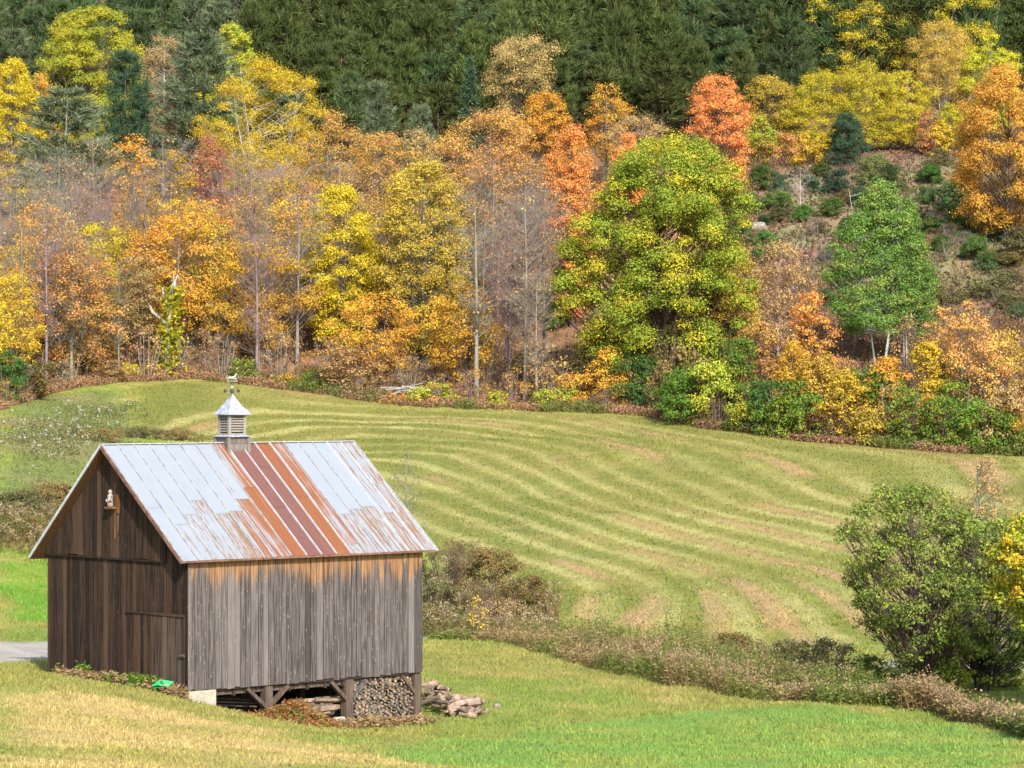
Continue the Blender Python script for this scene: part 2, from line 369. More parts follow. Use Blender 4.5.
def make_wood(name, base, light, dark, orange=None, fleck=None, streak=.5, zs=0.9):
    m, nt, N, L = mat(name)
    tc = N('ShaderNodeTexCoord'); v = tc.outputs['Object']
    lv = N('ShaderNodeAttribute', attribute_name='lv'); sp = N('ShaderNodeSeparateXYZ'); L(lv.outputs['Vector'], sp.inputs[0])
    off = N('ShaderNodeVectorMath', operation='ADD'); L(v, off.inputs[0])
    cb = N('ShaderNodeCombineXYZ'); L(mth(N, L, 'MULTIPLY', sp.outputs[0], 37.0), cb.inputs[2]); L(cb.outputs[0], off.inputs[1]); v2 = off.outputs[0]
    g = noise(N, L, scaled(N, L, v2, (26, 26, zs)), 1.0, 5, .65)
    g2 = noise(N, L, scaled(N, L, v2, (90, 90, 2.2)), 1.0, 3, .6)
    big = noise(N, L, scaled(N, L, v2, (3, 3, .9)), 1.0, 3, .6)
    c = mixn(N, L, ramp(N, L, g, .40, .58), dark, base)
    c = mixn(N, L, mth(N, L, 'MULTIPLY', ramp(N, L, g2, .52, .74), streak), c, light)
    c = mixn(N, L, ramp(N, L, sp.outputs[1], .72, 1.0, 0, .5), c, light)
    c = mixn(N, L, ramp(N, L, sp.outputs[1], .25, .0, 0, .7), c, dark)
    c = mixn(N, L, 1.0, c, mixn(N, L, big, (.72, .72, .72), (1.28, 1.28, 1.28)), 'MULTIPLY')
    if fleck:
        vo = N('ShaderNodeTexVoronoi'); vo.inputs['Scale'].default_value = 1.0; L(scaled(N, L, v2, (8.5, 8.5, 3.6)), vo.inputs['Vector'])
        fn = noise(N, L, v2, 14.0, 2, .6)
        d = mth(N, L, 'ADD', vo.outputs['Distance'], mth(N, L, 'MULTIPLY', mth(N, L, 'SUBTRACT', fn, .5), .55))
        c = mixn(N, L, ramp(N, L, d, .17, .10, 0, .75), c, fleck)
        c = mixn(N, L, ramp(N, L, d, .09, .05, 0, .8), c, dark)
    if orange:
        sx = N('ShaderNodeSeparateXYZ'); L(v, sx.inputs[0])
        lim = mth(N, L, 'SUBTRACT', 3.62, mth(N, L, 'MULTIPLY', sp.outputs[2], 1.0))
        e = mth(N, L, 'SUBTRACT', sx.outputs[2], lim)
        e = mth(N, L, 'ADD', e, mth(N, L, 'MULTIPLY', mth(N, L, 'SUBTRACT', g, .5), .9))
        oc = mixn(N, L, ramp(N, L, g, .35, .65), orange[0], orange[1])
        c = mixn(N, L, ramp(N, L, e, -.22, .34, 0, .92), c, oc); c = mixn(N, L, ramp(N, L, g2, .55, .75, 0, .55), c, dark)
    out_principled(N, L, c, .88, 0, .2, mth(N, L, 'ADD', g, mth(N, L, 'MULTIPLY', g2, .5)), .5, .012)
    return m
def make_noise_mat(name, a, b, scale=8, rough=.85, metallic=0, spec=.3, bstr=.3, bd=.02, stretch=(1, 1, 1)):
    m, nt, N, L = mat(name); tc = N('ShaderNodeTexCoord')
    v = scaled(N, L, tc.outputs['Object'], stretch)
    n = noise(N, L, v, scale, 5, .65)
    out_principled(N, L, mixn(N, L, ramp(N, L, n, .32, .68), a, b), rough, metallic, spec, n, bstr, bd); return m
def make_roof_mat():
    m, nt, N, L = mat('galvanised_roof_sheet')
    uv = N('ShaderNodeUVMap'); uv.uv_map = 'UVMap'; v = uv.outputs['UV']     # u along the ridge, v down the slope, metres
    lv = N('ShaderNodeAttribute', attribute_name='lv'); sp = N('ShaderNodeSeparateXYZ'); L(lv.outputs['Vector'], sp.inputs[0])
    full, stk, rnd = sp.outputs
    off = N('ShaderNodeVectorMath', operation='ADD'); L(v, off.inputs[0]); cb = N('ShaderNodeCombineXYZ'); L(mth(N, L, 'MULTIPLY', rnd, 53.0), cb.inputs[0]); L(cb.outputs[0], off.inputs[1])
    vv = off.outputs[0]
    s1 = noise(N, L, scaled(N, L, vv, (13, .35, 1)), 1.0, 5, .6)       # long streaks down the slope
    s2 = noise(N, L, scaled(N, L, vv, (24, 2.6, 1)), 1.0, 4, .65)
    bl = noise(N, L, scaled(N, L, vv, (2.0, .9, 1)), 1.0, 4, .6)
    metal = mixn(N, L, bl, (.30, .335, .385), (.385, .42, .465))
    metal = mixn(N, L, ramp(N, L, s2, .55, .8, 0, .35), metal, (.45, .39, .31))
    orange = mixn(N, L, s2, (.135, .045, .017), (.265, .098, .036))
    maroon = mixn(N, L, s2, (.10, .043, .042), (.17, .078, .068))
    rust = mixn(N, L, ramp(N, L, mth(N, L, 'ADD', full, mth(N, L, 'MULTIPLY', mth(N, L, 'SUBTRACT', s1, .5), .9)), .60, .92), orange, maroon)
    # streaks: threshold falls as stk rises
    th = mth(N, L, 'SUBTRACT', .80, mth(N, L, 'MULTIPLY', stk, .36))
    sk = mth(N, L, 'ADD', mth(N, L, 'MULTIPLY', s1, .6), mth(N, L, 'MULTIPLY', s2, .4))
    fs = ramp(N, L, sk, mth(N, L, 'SUBTRACT', th, .03), mth(N, L, 'ADD', th, .06))
    tanrust = mixn(N, L, bl, (.22, .11, .042), (.145, .088, .052))
    c = mixn(N, L, mth(N, L, 'MULTIPLY', fs, .95), metal, tanrust)
    fe = mth(N, L, 'ADD', full, mth(N, L, 'MULTIPLY', mth(N, L, 'SUBTRACT', s1, .5), 1.1)); fe = mth(N, L, 'ADD', fe, mth(N, L, 'MULTIPLY', mth(N, L, 'SUBTRACT', bl, .5), .6))
    ff = ramp(N, L, fe, .16, .52)
    c = mixn(N, L, ff, c, rust)
    rmask = mth(N, L, 'MAXIMUM', fs, ff)
    out_principled(N, L, c, ramp(N, L, rmask, 0, 1, .48, .85), ramp(N, L, rmask, 0, 1, .35, 0.0), .4, s2, .12, .01)
    return m

M = {}
M['ground'] = make_ground_mat()
M['leaf'] = make_leaf_mat('leaf'); M['needle'] = make_leaf_mat('needle', .12, .62, 1.38); M['bark'] = make_bark_mat()
M['stem'] = make_face_mat('dry_stem', transl=.25); M['blade'] = make_face_mat('grass_blade', transl=.32)
M['wood_silver'] = make_wood('silver_grey_board', (.21, .185, .17), (.34, .315, .29), (.10, .085, .08), None, None)
M['wood_grey'] = make_wood('weathered_grey_board', (.128, .110, .108), (.215, .192, .186), (.042, .035, .034), ((.15, .075, .034), (.36, .20, .098)), (.265, .245, .235))
M['wood_dark'] = make_wood('dark_brown_board', (.048, .029, .020), (.112, .064, .041), (.009, .006, .005), None, (.10, .066, .045), .45)
M['wood_door'] = make_wood('door_board', (.075, .052, .042), (.15, .11, .085), (.02, .013, .011))
M['wood_post'] = make_wood('post_timber', (.115, .085, .066), (.22, .18, .15), (.05, .037, .03))
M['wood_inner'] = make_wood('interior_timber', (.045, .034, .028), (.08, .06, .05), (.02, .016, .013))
M['wood_deck'] = make_wood('roof_deck_board', (.16, .085, .04), (.26, .15, .07), (.07, .04, .025))
M['wood_bright'] = make_wood('bare_bright_wood', (.20, .095, .04), (.36, .20, .10), (.06, .032, .02))
M['roof'] = make_roof_mat()
M['seam'] = make_noise_mat('roof_seam_metal', (.26, .28, .31), (.46, .47, .48), 5, .55, .3)
M['rust_trim'] = make_noise_mat('rusty_trim', (.12, .05, .036), (.23, .13, .10), 6, .8, 0)
M['grey_trim'] = make_noise_mat('galvanised_trim', (.42, .46, .50), (.60, .63, .66), 6, .5, .3)
M['lead'] = make_noise_mat('cupola_sheet', (.25, .27, .34), (.52, .53, .58), 7, .5, .25)
M['concrete'] = make_noise_mat('old_concrete', (.30, .28, .22), (.42, .39, .32), 5, .9)
M['stone'] = make_noise_mat('field_stone', (.16, .145, .13), (.36, .32, .28), 4, .9, bstr=.6, bd=.05)
M['copper'] = make_noise_mat('pale_verdigris', (.24, .31, .25), (.44, .47, .39), 10, .7)
M['iron'] = make_noise_mat('dark_iron', (.05, .055, .065), (.11, .115, .13), 12, .6, .4)
M['white_paint'] = make_noise_mat('flaking_white_paint', (.20, .14, .12), (.46, .43, .42), 9, .8)
M['green_plastic'] = make_noise_mat('green_plastic', (.03, .36, .12), (.06, .48, .18), 6, .4)
M['log_bark'] = make_noise_mat('log_bark', (.06, .045, .035), (.17, .13, .10), 14, .95, bstr=.7, bd=.02)
M['log_end'] = make_noise_mat('log_cut_face', (.10, .075, .055), (.40, .30, .21), 9, .9)
def vary(m, lo, hi):
    nt = m.node_tree; p = next(n for n in nt.nodes if n.type == 'BSDF_PRINCIPLED'); lk = p.inputs['Base Color'].links[0]; src = lk.from_socket
    oi = nt.nodes.new('ShaderNodeObjectInfo'); mr = nt.nodes.new('ShaderNodeMapRange'); mr.inputs['To Min'].default_value = lo; mr.inputs['To Max'].default_value = hi; nt.links.new(oi.outputs['Random'], mr.inputs['Value'])
    hs = nt.nodes.new('ShaderNodeHueSaturation'); nt.links.new(mr.outputs[0], hs.inputs['Value']); nt.links.new(mr.outputs[0], hs.inputs['Saturation']); nt.links.new(src, hs.inputs['Color']); nt.links.new(hs.outputs[0], p.inputs['Base Color'])
vary(M['log_end'], .35, 1.25)
M['log_pale'] = make_noise_mat('log_split_face', (.19, .135, .10), (.38, .285, .225), 6, .9, stretch=(1, 1, .3))
M['snag'] = make_noise_mat('bleached_snag', (.20, .18, .16), (.42, .39, .35), 4, .9, stretch=(3, 3, .6))
M['plank'] = make_wood('old_plank', (.10, .082, .07), (.20, .17, .15), (.04, .032, .028))

# ------------------------------------------------------------------ ground sheet
def axis(segs):
    a = [segs[0][0]]
    for (lo, hi, st) in segs:
        n = max(1, int(round((hi - lo) / st))); a += list(lo + (hi - lo) * (np.arange(n) + 1) / n)
    return np.array(a)
gx = axis([(-900, -300, 100), (-300, -100, 12), (-100, -58, 2.5), (-58, 58, .42), (58, 100, 2.5), (100, 300, 12), (300, 900, 100)])
gy = axis([(-400, -60, 40), (-60, 40, 4), (40, 60, .8), (60, 250, .42), (250, 300, 1.2), (300, 420, 3), (420, 600, 12), (600, 1200, 100)])
GX, GY = np.meshgrid(gx, gy); xf, yf = GX.ravel(), GY.ravel()
zf = H(xf, yf); nx, ny = len(gx), len(gy)
ii, jj = np.meshgrid(np.arange(nx - 1), np.arange(ny - 1)); b0 = (jj * nx + ii).ravel()
me = mesh_np('ground', np.stack([xf, yf, zf], -1), quads=np.stack([b0, b0 + 1, b0 + 1 + nx, b0 + nx], -1), mats=[M['ground']], smooth=True)
ca = me.attributes.new('gcol', 'FLOAT_COLOR', 'POINT')
gc = np.ones((len(xf), 4), np.float32); gc[:, :3] = ground_colour(xf, yf); ca.data.foreach_set('color', gc.ravel())
tag(link('ground', me), kind='structure')

# ------------------------------------------------------------------ barn
barn = empty('barn', tuple(BO), PH)
tag(barn, 'weathered grey and dark brown plank barn with rust streaked metal roof and cupola', 'barn')
rr = random.Random(11)
def boards_x(mb, x0, x1, yo, z0f, z1f, sgn=-1, wmin=.17, wmax=.27, dark_x=None):
    """vertical boards along x, outer face at y = yo"""
    x = x0
    while x < x1 - .02:
        w = min(rr.uniform(wmin, wmax), x1 - x)
        if x1 - x - w < .08: w = x1 - x
        y = yo + sgn * rr.uniform(0, .010); lo = z0f(x) + rr.uniform(-.035, .03); tl = rr.uniform(-.006, .006)
        mb.hexa([(x + .010, y, lo), (x + w - .010, y + tl, lo + rr.uniform(-.012, .012)), (x + w - .010, y + tl - sgn * .026, lo), (x + .010, y - sgn * .026, lo),
                 (x + .010, y, z1f(x)), (x + w - .010, y + tl, z1f(x + w)), (x + w - .010, y + tl - sgn * .026, z1f(x + w)), (x + .010, y - sgn * .026, z1f(x))],
                (rr.random(), rr.random(), rr.uniform(.30, .95)))
        x += w
def boards_y(mb, y0, y1, xo, z0f, z1f, sgn=-1, wmin=.16, wmax=.28):
    y = y0
    while y < y1 - .02:
        w = min(rr.uniform(wmin, wmax), y1 - y)
        if y1 - y - w < .08: w = y1 - y
        x = xo + sgn * rr.uniform(0, .012); lo = z0f(y) + rr.uniform(-.03, .03); tl = rr.uniform(-.008, .008)
        a, b = y + .007, y + w - .007
        mb.hexa([(x, b, lo), (x + tl, a, lo), (x + tl - sgn * .026, a, lo), (x - sgn * .026, b, lo),
                 (x, b, z1f(b)), (x + tl, a, z1f(a)), (x + tl - sgn * .026, a, z1f(a)), (x - sgn * .026, b, z1f(b))],
                (rr.random(), rr.random(), rr.uniform(.1, .3)))
        y += w
def roofz(y):
    return BH + BRISE * (y / BR if y < BR else (BW - y) / (BW - BR))
m = MB(); boards_x(m, .0, BL, 0, lambda x: 0, lambda x: BH - .10); wl_ = m.build('side_wall', M['wood_grey'], barn)
m = MB(); m.box(-.03, .055, -.032, -.008, -.04, BH - .13, (.3, .9, .2)); m.build('corner_board', M['wood_grey'], barn)
GZ = 3.50
m = MB(); boards_y(m, .06, .98, -.004, lambda y: 0, lambda y: roofz(y) - .10)
boards_y(m, .98, BW, -.004, lambda y: 0.02, lambda y: min(GZ + .06, roofz(y) - .10), -1, .10, .22); m.build('gable_wall', M['wood_dark'], barn)
m = MB(); boards_y(m, .98, BW, -.055, lambda y: GZ - .02 * math.sin(y * 2), lambda y: max(GZ + .05, roofz(y) - .10)); m.build('gable_peak', M['wood_dark'], barn)
m = MB(); m.box(-.075, -.03, .96, BW, GZ - .05, GZ + .0, (.2, .1, 0)); m.build('drip_board', M['wood_dark'], barn)
m = MB(); boards_y(m, 0, BW, BL + .02, lambda y: 0, lambda y: roofz(y) - .10, 1); m.build('far_gable_wall', M['wood_grey'], barn)
m = MB(); boards_x(m, 0, BL, BW, lambda x: 0, lambda x: BH - .10, 1); m.build('back_wall', M['wood_grey'], barn)
# added light block: closed shell behind the boards keeps the inside dark
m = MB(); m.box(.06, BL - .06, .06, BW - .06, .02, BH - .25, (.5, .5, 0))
for s_ in (0.06, BL - .16):
    m.poly([(s_, .1, BH - .25), (s_, BW - .1, BH - .25), (s_, BR, BH + BRISE - .22)]); 
m.build('light_block_shell', M['wood_inner'], barn)
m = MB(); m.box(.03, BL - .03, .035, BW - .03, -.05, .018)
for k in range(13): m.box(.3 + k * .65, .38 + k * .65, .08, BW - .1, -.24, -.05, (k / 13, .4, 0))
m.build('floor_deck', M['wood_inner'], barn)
m = MB(); m.box(.95, BL - .02, .14, .34, -.20, -.052, (.4, .4, 0)); m.build('sill_beam', M['wood_post'], barn)
# gable door and the closed leaf beside it
def leaf_door(name, ya, yb, z0, z1, xo, seed):
    global rr
    rr = random.Random(seed); m = MB(); boards_y(m, ya, yb, xo, lambda y: z0, lambda y: z1, -1, .13, .2); o = m.build(name, M['wood_dark'], barn); return o
d1 = leaf_door('door', .10, 1.50, .03, 2.00, -.05, 3); d1.data.materials[0] = M['wood_door']
d2 = leaf_door('door', 1.52, 2.78, .02, 1.99, -.035, 5)
m = MB(); m.box(-.085, -.05, .1, 1.5, 2.0, 2.07, (.8, .9, 0)); m.box(-.07, -.03, 1.5, 2.85, 2.0, 2.06, (.4, .8, 0)); m.build('door_header', M['wood_dark'], barn)
m = MB(); m.tube([(-.09, .06, .95), (-.09, .30, .93)], .028, 8); m.box(-.10, -.05, .12, .2, .90, .99); m.build('latch', M['wood_post'], d1)
m = MB(); m.box(-.075, -.055, .12, 1.46, .22, .36, (.7, .5, 0)); m.box(-.075, -.055, .12, 1.46, 1.62, 1.76, (.2, .5, 0))
# bare bright streak under the peak
m = MB()
for (ya, yb, za, zb) in ((3.12, 3.26, 4.75, 5.30), (3.30, 3.36, 4.05, 5.6), (3.16, 3.21, 4.2, 4.7)):
    m.box(-.085, -.068, ya, yb, za, zb, (rr.random(), .5, 0))
m.build('bare_board', M['wood_bright'], barn)
# foundation
m = MB(); m.box(-.02, .92, -.035, .30, -1.5, -.02); m.box(-.05, .30, .30, 6.8, -1.5, -.055); m.build('foundation', M['concrete'], barn)
m = MB(); m.box(.30, BL, BW - .35, BW - .02, -1.9, -.06); m.box(BL - .30, BL - .01, 2.4, BW - .35, -1.9, -.06); m.build('light_block_wall', M['stone'], barn)  # unseen wall added to stop light leaking in from the rear and right
def bar_z(x): 
    X, Y = bxy(x, .1); return h1(X, Y) - BO[2]
for px_ in (2.80, 5.72, 8.30):
    gz = bar_z(px_); m = MB(); r_ = rr.random()
    m.box(px_ - .125, px_ + .125, .0, .25, gz - .35, -.055, (r_, .6, 0)); m.build('post', M['wood_post'], barn)
for (xa, za, xb, zb, mt) in ((2.05, -.08, 2.70, -.62, 'wood_post'), (3.50, -.08, 2.92, -.55, 'wood_post'), (5.05, -.08, 5.62, -.62, 'wood_post'), (6.35, -.10, 5.84, -.62, 'wood_grey'), (7.72, -.08, 8.20, -.60, 'wood_post')):
    m = MB(); m.bar((xa, .06, za), (xb, .06, zb), .10, .15, (rr.random(), .6, 0), up=(0, 1, 0)); m.build('brace', M[mt], barn)
# inner posts in the gloom
for px_, py_ in ((3.3, 1.9), (6.0, 2.6), (1.4, 2.4), (4.6, 3.4)):
    m = MB(); m.box(px_ - .1, px_ + .1, py_ - .1, py_ + .1, -1.6, -.24); m.build('post', M['wood_post'], barn)

# roof: standing seam sheets, 0.6 m wide; (full rust, streaks) above and below the lap
S1 = math.hypot(BR + OE, BRISE * (1 + OE / BR)); TH = .05
xa, xb = -OG, BL + OG; NP = 17; PW = (xb - xa) / NP
UP = [(.05, .3), (.0, .03), (.0, .03), (.0, .03), (.0, .05), (.0, .10), (.08, .6), (.36, .85), (.90, .6), (.84, .6), (.66, .7), (.40, .8), (.0, .12), (.0, .05), (.0, .25), (.06, .75), (.12, .85)]
LO = [(.0, .55), (.0, .70), (.0, .80), (.02, .84), (.04, .92), (.34, .85), (.42, .8), (.60, .7), (.96, .6), (.86, .6), (.64, .6), (.12, .85), (.08, .80), (.05, .84), (.12, .90), (.14, .92), (.10, .9)]
LAP = [.55, .70, .62, .50, .62, .60, .50, .40, .58, .22, .50, .92, .66, .62, .60, .66, .40]
def roof_pt(x, v, up=0.0):
    """v metres down the front slope from the ridge"""
    c = BR / math.hypot(BR, BRISE); s = BRISE / math.hypot(BR, BRISE)
    return (x, BR - v * c - up * s, BH + BRISE - v * s + up * c)
me_v = []; me_f = []; me_a = []; me_uv = []
def rquad(pts, a, uvs):
    n = len(me_v); me_v.extend(pts); me_f.append((n, n + 1, n + 2, n + 3)); me_a.append(a); me_uv.extend(uvs)
rq = random.Random(4)
for k in range(NP):
    x0 = xa + k * PW; x1 = x0 + PW; lap = LAP[k] * S1
    for (v0, v1, a, up) in ((0, lap, UP[k], .014), (lap - .03, S1, LO[k], .004)):
        r_ = rq.random(); ns = 6
        for j in range(ns):
            va = v0 + (v1 - v0) * j / ns; vb = v0 + (v1 - v0) * (j + 1) / ns
            w0 = .004 * math.sin(j * 2.1 + k); w1 = .004 * math.sin((j + 1) * 2.1 + k)
            rquad([roof_pt(x0 + .004, va, up + w0), roof_pt(x0 + .004, vb, up + w1), roof_pt(x1 - .004, vb, up + w1), roof_pt(x1 - .004, va, up + w0)], (a[0], a[1], r_), [(x0, va), (x0, vb), (x1, vb), (x1, va)])
me = bpy.data.meshes.new('roof_sheets'); me.from_pydata(me_v, [], me_f); me.materials.append(M['roof'])
at_ = me.attributes.new('lv', 'FLOAT_VECTOR', 'FACE'); at_.data.foreach_set('vector', np.asarray(me_a, np.float32).ravel())
uvl = me.uv_layers.new(name='UVMap'); uvl.data.foreach_set('uv', np.asarray(me_uv, np.float32).ravel()); me.update()
roof = link('roof', me, barn)
m = MB()
for k in range(NP + 1):
    x0 = min(max(xa + k * PW, xa + .012), xb - .012); p, q = roof_pt(x0, .02, .022), roof_pt(x0, S1, .018)
    m.bar(p, q,   .026, .065, (.5, .5, 0), 1 if k in (8, 9, 10, 11, 15, 16) else 0, up=(0, -.5, .85))
m.build('seam', [M['seam'], M['grey_trim']], roof)
# deck under both slopes, back sheets, trims
c_, s_ = BR / math.hypot(BR, BRISE), BRISE / math.hypot(BR, BRISE)
m = MB(); e = roof_pt(0, S1 - .01, -.012); e2 = roof_pt(0, S1 - .01, -TH); rt = roof_pt(0, 0, -.012); rb = roof_pt(0, 0, -TH)
m.hexa([(xa + .01, e2[1], e2[2]), (xb - .01, e2[1], e2[2]), (xb - .01, rb[1], rb[2]), (xa + .01, rb[1], rb[2]), (xa + .01, e[1], e[2]), (xb - .01, e[1], e[2]), (xb - .01, rt[1], rt[2]), (xa + .01, rt[1], rt[2])], (.4, .5, 0))
BW2 = BW - BR; sl2 = BRISE / BW2; ey = BW + OEL; ez = BH - sl2 * OEL; RT = BH + BRISE
m.hexa([(xa + .01, BR + .002, RT - .075), (xb - .01, BR + .002, RT - .075), (xb - .01, ey, ez - .075), (xa + .01, ey, ez - .075), (xa + .01, BR + .002, RT - .012), (xb - .01, BR + .002, RT - .012), (xb - .01, ey, ez - .012), (xa + .01, ey, ez - .012)], (.7, .5, 0))
m.build('roof_deck', M['wood_deck'], barn)
m = MB(); m.hexa([(xa, BR, RT - .01), (xb, BR, RT - .01), (xb, ey + .02, ez - .02), (xa, ey + .02, ez - .02), (xa, BR, RT + .012), (xb, BR, RT + .012), (xb, ey + .02, ez + .002), (xa, ey + .02, ez + .002)]); m.build('back_roof', M['grey_trim'], barn)
m = MB(); m.bar(roof_pt(xa - .004, -.01, -.035), roof_pt(xa - .004, S1 + .01, -.035), .03, .10, up=(0, -.5, .85)); m.build('rake_trim', M['rust_trim'], barn)
m = MB(); m.bar((xa - .012, BR, RT - .02), (xa - .012, ey + .02, ez - .03), .03, .08, up=(0, .5, .85)); m.build('rake_trim', M['grey_trim'], barn)
m = MB(); m.bar(roof_pt(xb + .004, -.01, -.01), roof_pt(xb + .004, S1 + .02, -.01), .10, .05, up=(0, -.5, .85)); m.build('rake_trim', M['grey_trim'], barn)
m = MB(); p = roof_pt(0, S1 + .006, -.03); m.bar((xa, p[1], p[2]), (xb, p[1], p[2]), .03, .05); m.build('eave_trim', M['rust_trim'], barn)
m = MB(); m.bar((xa, BR, RT + .022), (xb, BR, RT + .022), .16, .02); m.build('ridge_cap', M['grey_trim'], barn)

# cupola on the ridge, with weathervane
def cup_px(px):
    lo, hi = -1.0, BL + 1
    for _ in range(40):
        md = (lo + hi) / 2; X, Y = bxy(md, BR)
        if CX + F_PX * X / Y < px: lo = md
        else: hi = md
    return md
cx_ = cup_px(232.0); cyc = BR; zb0 = 5.95
cup = empty('cupola', (cx_, cyc, .62)); cup.parent = barn; cup.scale = (.89, .89, .90)
def rect(m, hx, hy, z0, z1, a=(.5, .5, 0), mi=0): m.box(-hx, hx, -hy, hy, z0, z1, a, mi)
ZC = RT + .26
m = MB(); hx, hy = .41, .34
m.box(-hx + .03, hx - .03, -hy + .03, hy - .03, zb0, ZC)
for k in range(5):
    z0 = zb0 + k * .19; z1 = z0 + .182
    m.box(-hx + .005, hx - .005, -hy + .01, -hy + .03, z0, z1, (rr.random(), rr.random(), .1)); m.box(-hx + .01, -hx + .03, -hy + .03, hy - .03, z0, z1, (rr.random(), rr.random(), .1))
for sx in (-1, 1):
    for sy in (-1, 1): m.box(sx * hx - .05, sx * hx + .05, sy * hy - .05, sy * hy + .05, zb0, ZC - .002, (rr.random(), .75, .1))
m.build('cupola_base', M['wood_silver'], cup)
m = MB()
n = 4
def frustum(m, hx0, hy0, z0, hx1, hy1, z1, a=(.5, .5, 0)):
    m.hexa([(-hx0, -hy0, z0), (hx0, -hy0, z0), (hx0, hy0, z0), (-hx0, hy0, z0), (-hx1, -hy1, z1), (hx1, -hy1, z1), (hx1, hy1, z1), (-hx1, hy1, z1)], a)
frustum(m, .49, .42, ZC, .49, .42, ZC + .02); frustum(m, .488, .418, ZC + .021, .32, .27, ZC + .075); m.build('cupola_cap', M['lead'], cup)
bh0, bh1 = ZC + .07, ZC + .70; bx_, by_ = .30, .25
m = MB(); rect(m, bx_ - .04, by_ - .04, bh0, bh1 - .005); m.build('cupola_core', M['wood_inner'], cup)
m = MB()
for sx in (-1, 1):
    for sy in (-1, 1):
        m = MB(); m.box(sx * bx_ - .045, sx * bx_ + .045, sy * by_ - .045, sy * by_ + .045, bh0, bh1, (rr.random(), .95, .1)); m.build('corner_post', M['wood_silver'], cup)
m = MB()
m.box(-bx_ + .045, bx_ - .045, -by_ - .03, -by_ + .02, bh0, bh0 + .05, (.2, .9, 0)); m.box(-bx_ - .03, -bx_ + .02, -by_ + .045, by_ - .045, bh0, bh0 + .05, (.2, .9, 0))
m.build('louver_sill', M['wood_silver'], cup)
m = MB()
for k in range(7):
    z = bh0 + .09 + k * .083
    m.hexa([(-bx_ + .045, -by_ - .035, z), (bx_ - .045, -by_ - .035, z), (bx_ - .045, -by_ + .035, z + .05), (-bx_ + .045, -by_ + .035, z + .05)] + [(-bx_ + .045, -by_ - .035, z + .018), (bx_ - .045, -by_ - .035, z + .018), (bx_ - .045, -by_ + .035, z + .068), (-bx_ + .045, -by_ + .035, z + .068)], (k / 7, .95, .1))
    m.hexa([(-bx_ - .035, by_ - .045, z), (-bx_ - .035, -by_ + .045, z), (-bx_ + .035, -by_ + .045, z + .05), (-bx_ + .035, by_ - .045, z + .05)] + [(-bx_ - .035, by_ - .045, z + .018), (-bx_ - .035, -by_ + .045, z + .018), (-bx_ + .035, -by_ + .045, z + .068), (-bx_ + .035, by_ - .045, z + .068)], (k / 7, .95, .1))
m.build('louver', M['wood_silver'], cup)
m = MB(); prof = [(1, 0), (.98, .03), (.66, .20), (.40, .37), (.18, .55), (.04, .66), (.03, .70)]
m.box(-.44, .44, -.40, .40, bh1, bh1 + .018)
for (r0, z0), (r1, z1) in zip(prof[:-1], prof[1:]):
    q0 = [(-.47 * r0, -.43 * r0, bh1 + .02 + z0), (.47 * r0, -.43 * r0, bh1 + .02 + z0), (.47 * r0, .43 * r0, bh1 + .02 + z0), (-.47 * r0, .43 * r0, bh1 + .02 + z0)]
    q1 = [(-.47 * r1, -.43 * r1, bh1 + .02 + z1), (.47 * r1, -.43 * r1, bh1 + .02 + z1), (.47 * r1, .43 * r1, bh1 + .02 + z1), (-.47 * r1, .43 * r1, bh1 + .02 + z1)]
    for i in range(4): m.poly([q0[i], q0[(i + 1) % 4], q1[(i + 1) % 4], q1[i]])
m.build('cupola_roof', M['lead'], cup)
va = bh1 + .68; vane = MB()
vane.tube([(0, 0, va), (0, 0, va + .42)], .016, 8)
ca_, sa_ = math.cos(-PH), math.sin(-PH)
for (dx, dy) in ((ca_, sa_), (-ca_, -sa_), (-sa_, ca_), (sa_, -ca_)):
    vane.tube([(0, 0, va + .10), (dx * .22, dy * .22, va + .10)], .012, 6)
    vane.box(dx * .22 - .035, dx * .22 + .035, dy * .22 - .035, dy * .22 + .035, va + .05, va + .15)
vane.tube([(0, 0, va + .02), (0, 0, va + .06), (0, 0, va + .12), (0, 0, va + .15)], [.03, .07, .07, .03], 8)
vane.build('weathervane', M['iron'], cup)
# ball and horse in profile, facing right across the picture
m = MB(); 
for k in range(6):
    t0, t1 = math.pi * k / 6, math.pi * (k + 1) / 6
    m.tube([(0, 0, va + .22 - .055 * math.cos(t0)), (0, 0, va + .22 - .055 * math.cos(t1))], [max(.004, .055 * math.sin(t0)), max(.004, .055 * math.sin(t1))], 10)
vane_ball = m.build('vane_ball', M['copper'], cup, True)
def hp(x, z, y=0):
    x *= .78; z *= .78; y *= .78; return (x * ca_ - y * sa_, x * sa_ + y * ca_, va + .42 + z)
m = MB()
m.tube([hp(-.15, .13), hp(-.11, .14), hp(0, .125), hp(.08, .145), hp(.12, .16)], [.03, .052, .045, .054, .035], 10)        # trunk
m.tube([hp(.09, .15), hp(.14, .23), hp(.165, .29)], [.05, .035, .026], 8); m.tube([hp(.15, .295), hp(.19, .275), hp(.225, .24)], [.028, .026, .015], 8)   # neck, head
m.tube([hp(.155, .30), hp(.16, .34)], [.012, .003], 6)
m.tube([hp(.10, .13, .02), hp(.13, .06, .02), hp(.11, 0, .02)], [.025, .014, .010], 6); m.tube([hp(.10, .13, -.02), hp(.19, .09, -.02), hp(.20, .02, -.02)], [.024, .014, .010], 6)
m.tube([hp(-.13, .13, .02), hp(-.11, .07, .02), hp(-.15, .04, .02), hp(-.14, 0, .02)], [.034, .02, .013, .010], 6); m.tube([hp(-.14, .13, -.02), hp(-.16, .07, -.02), hp(-.20, .04, -.02), hp(-.20, 0, -.02)], [.034, .02, .013, .010], 6)
m.tube([hp(-.15, .15), hp(-.21, .15), hp(-.25, .09)], [.016, .022, .006], 6)
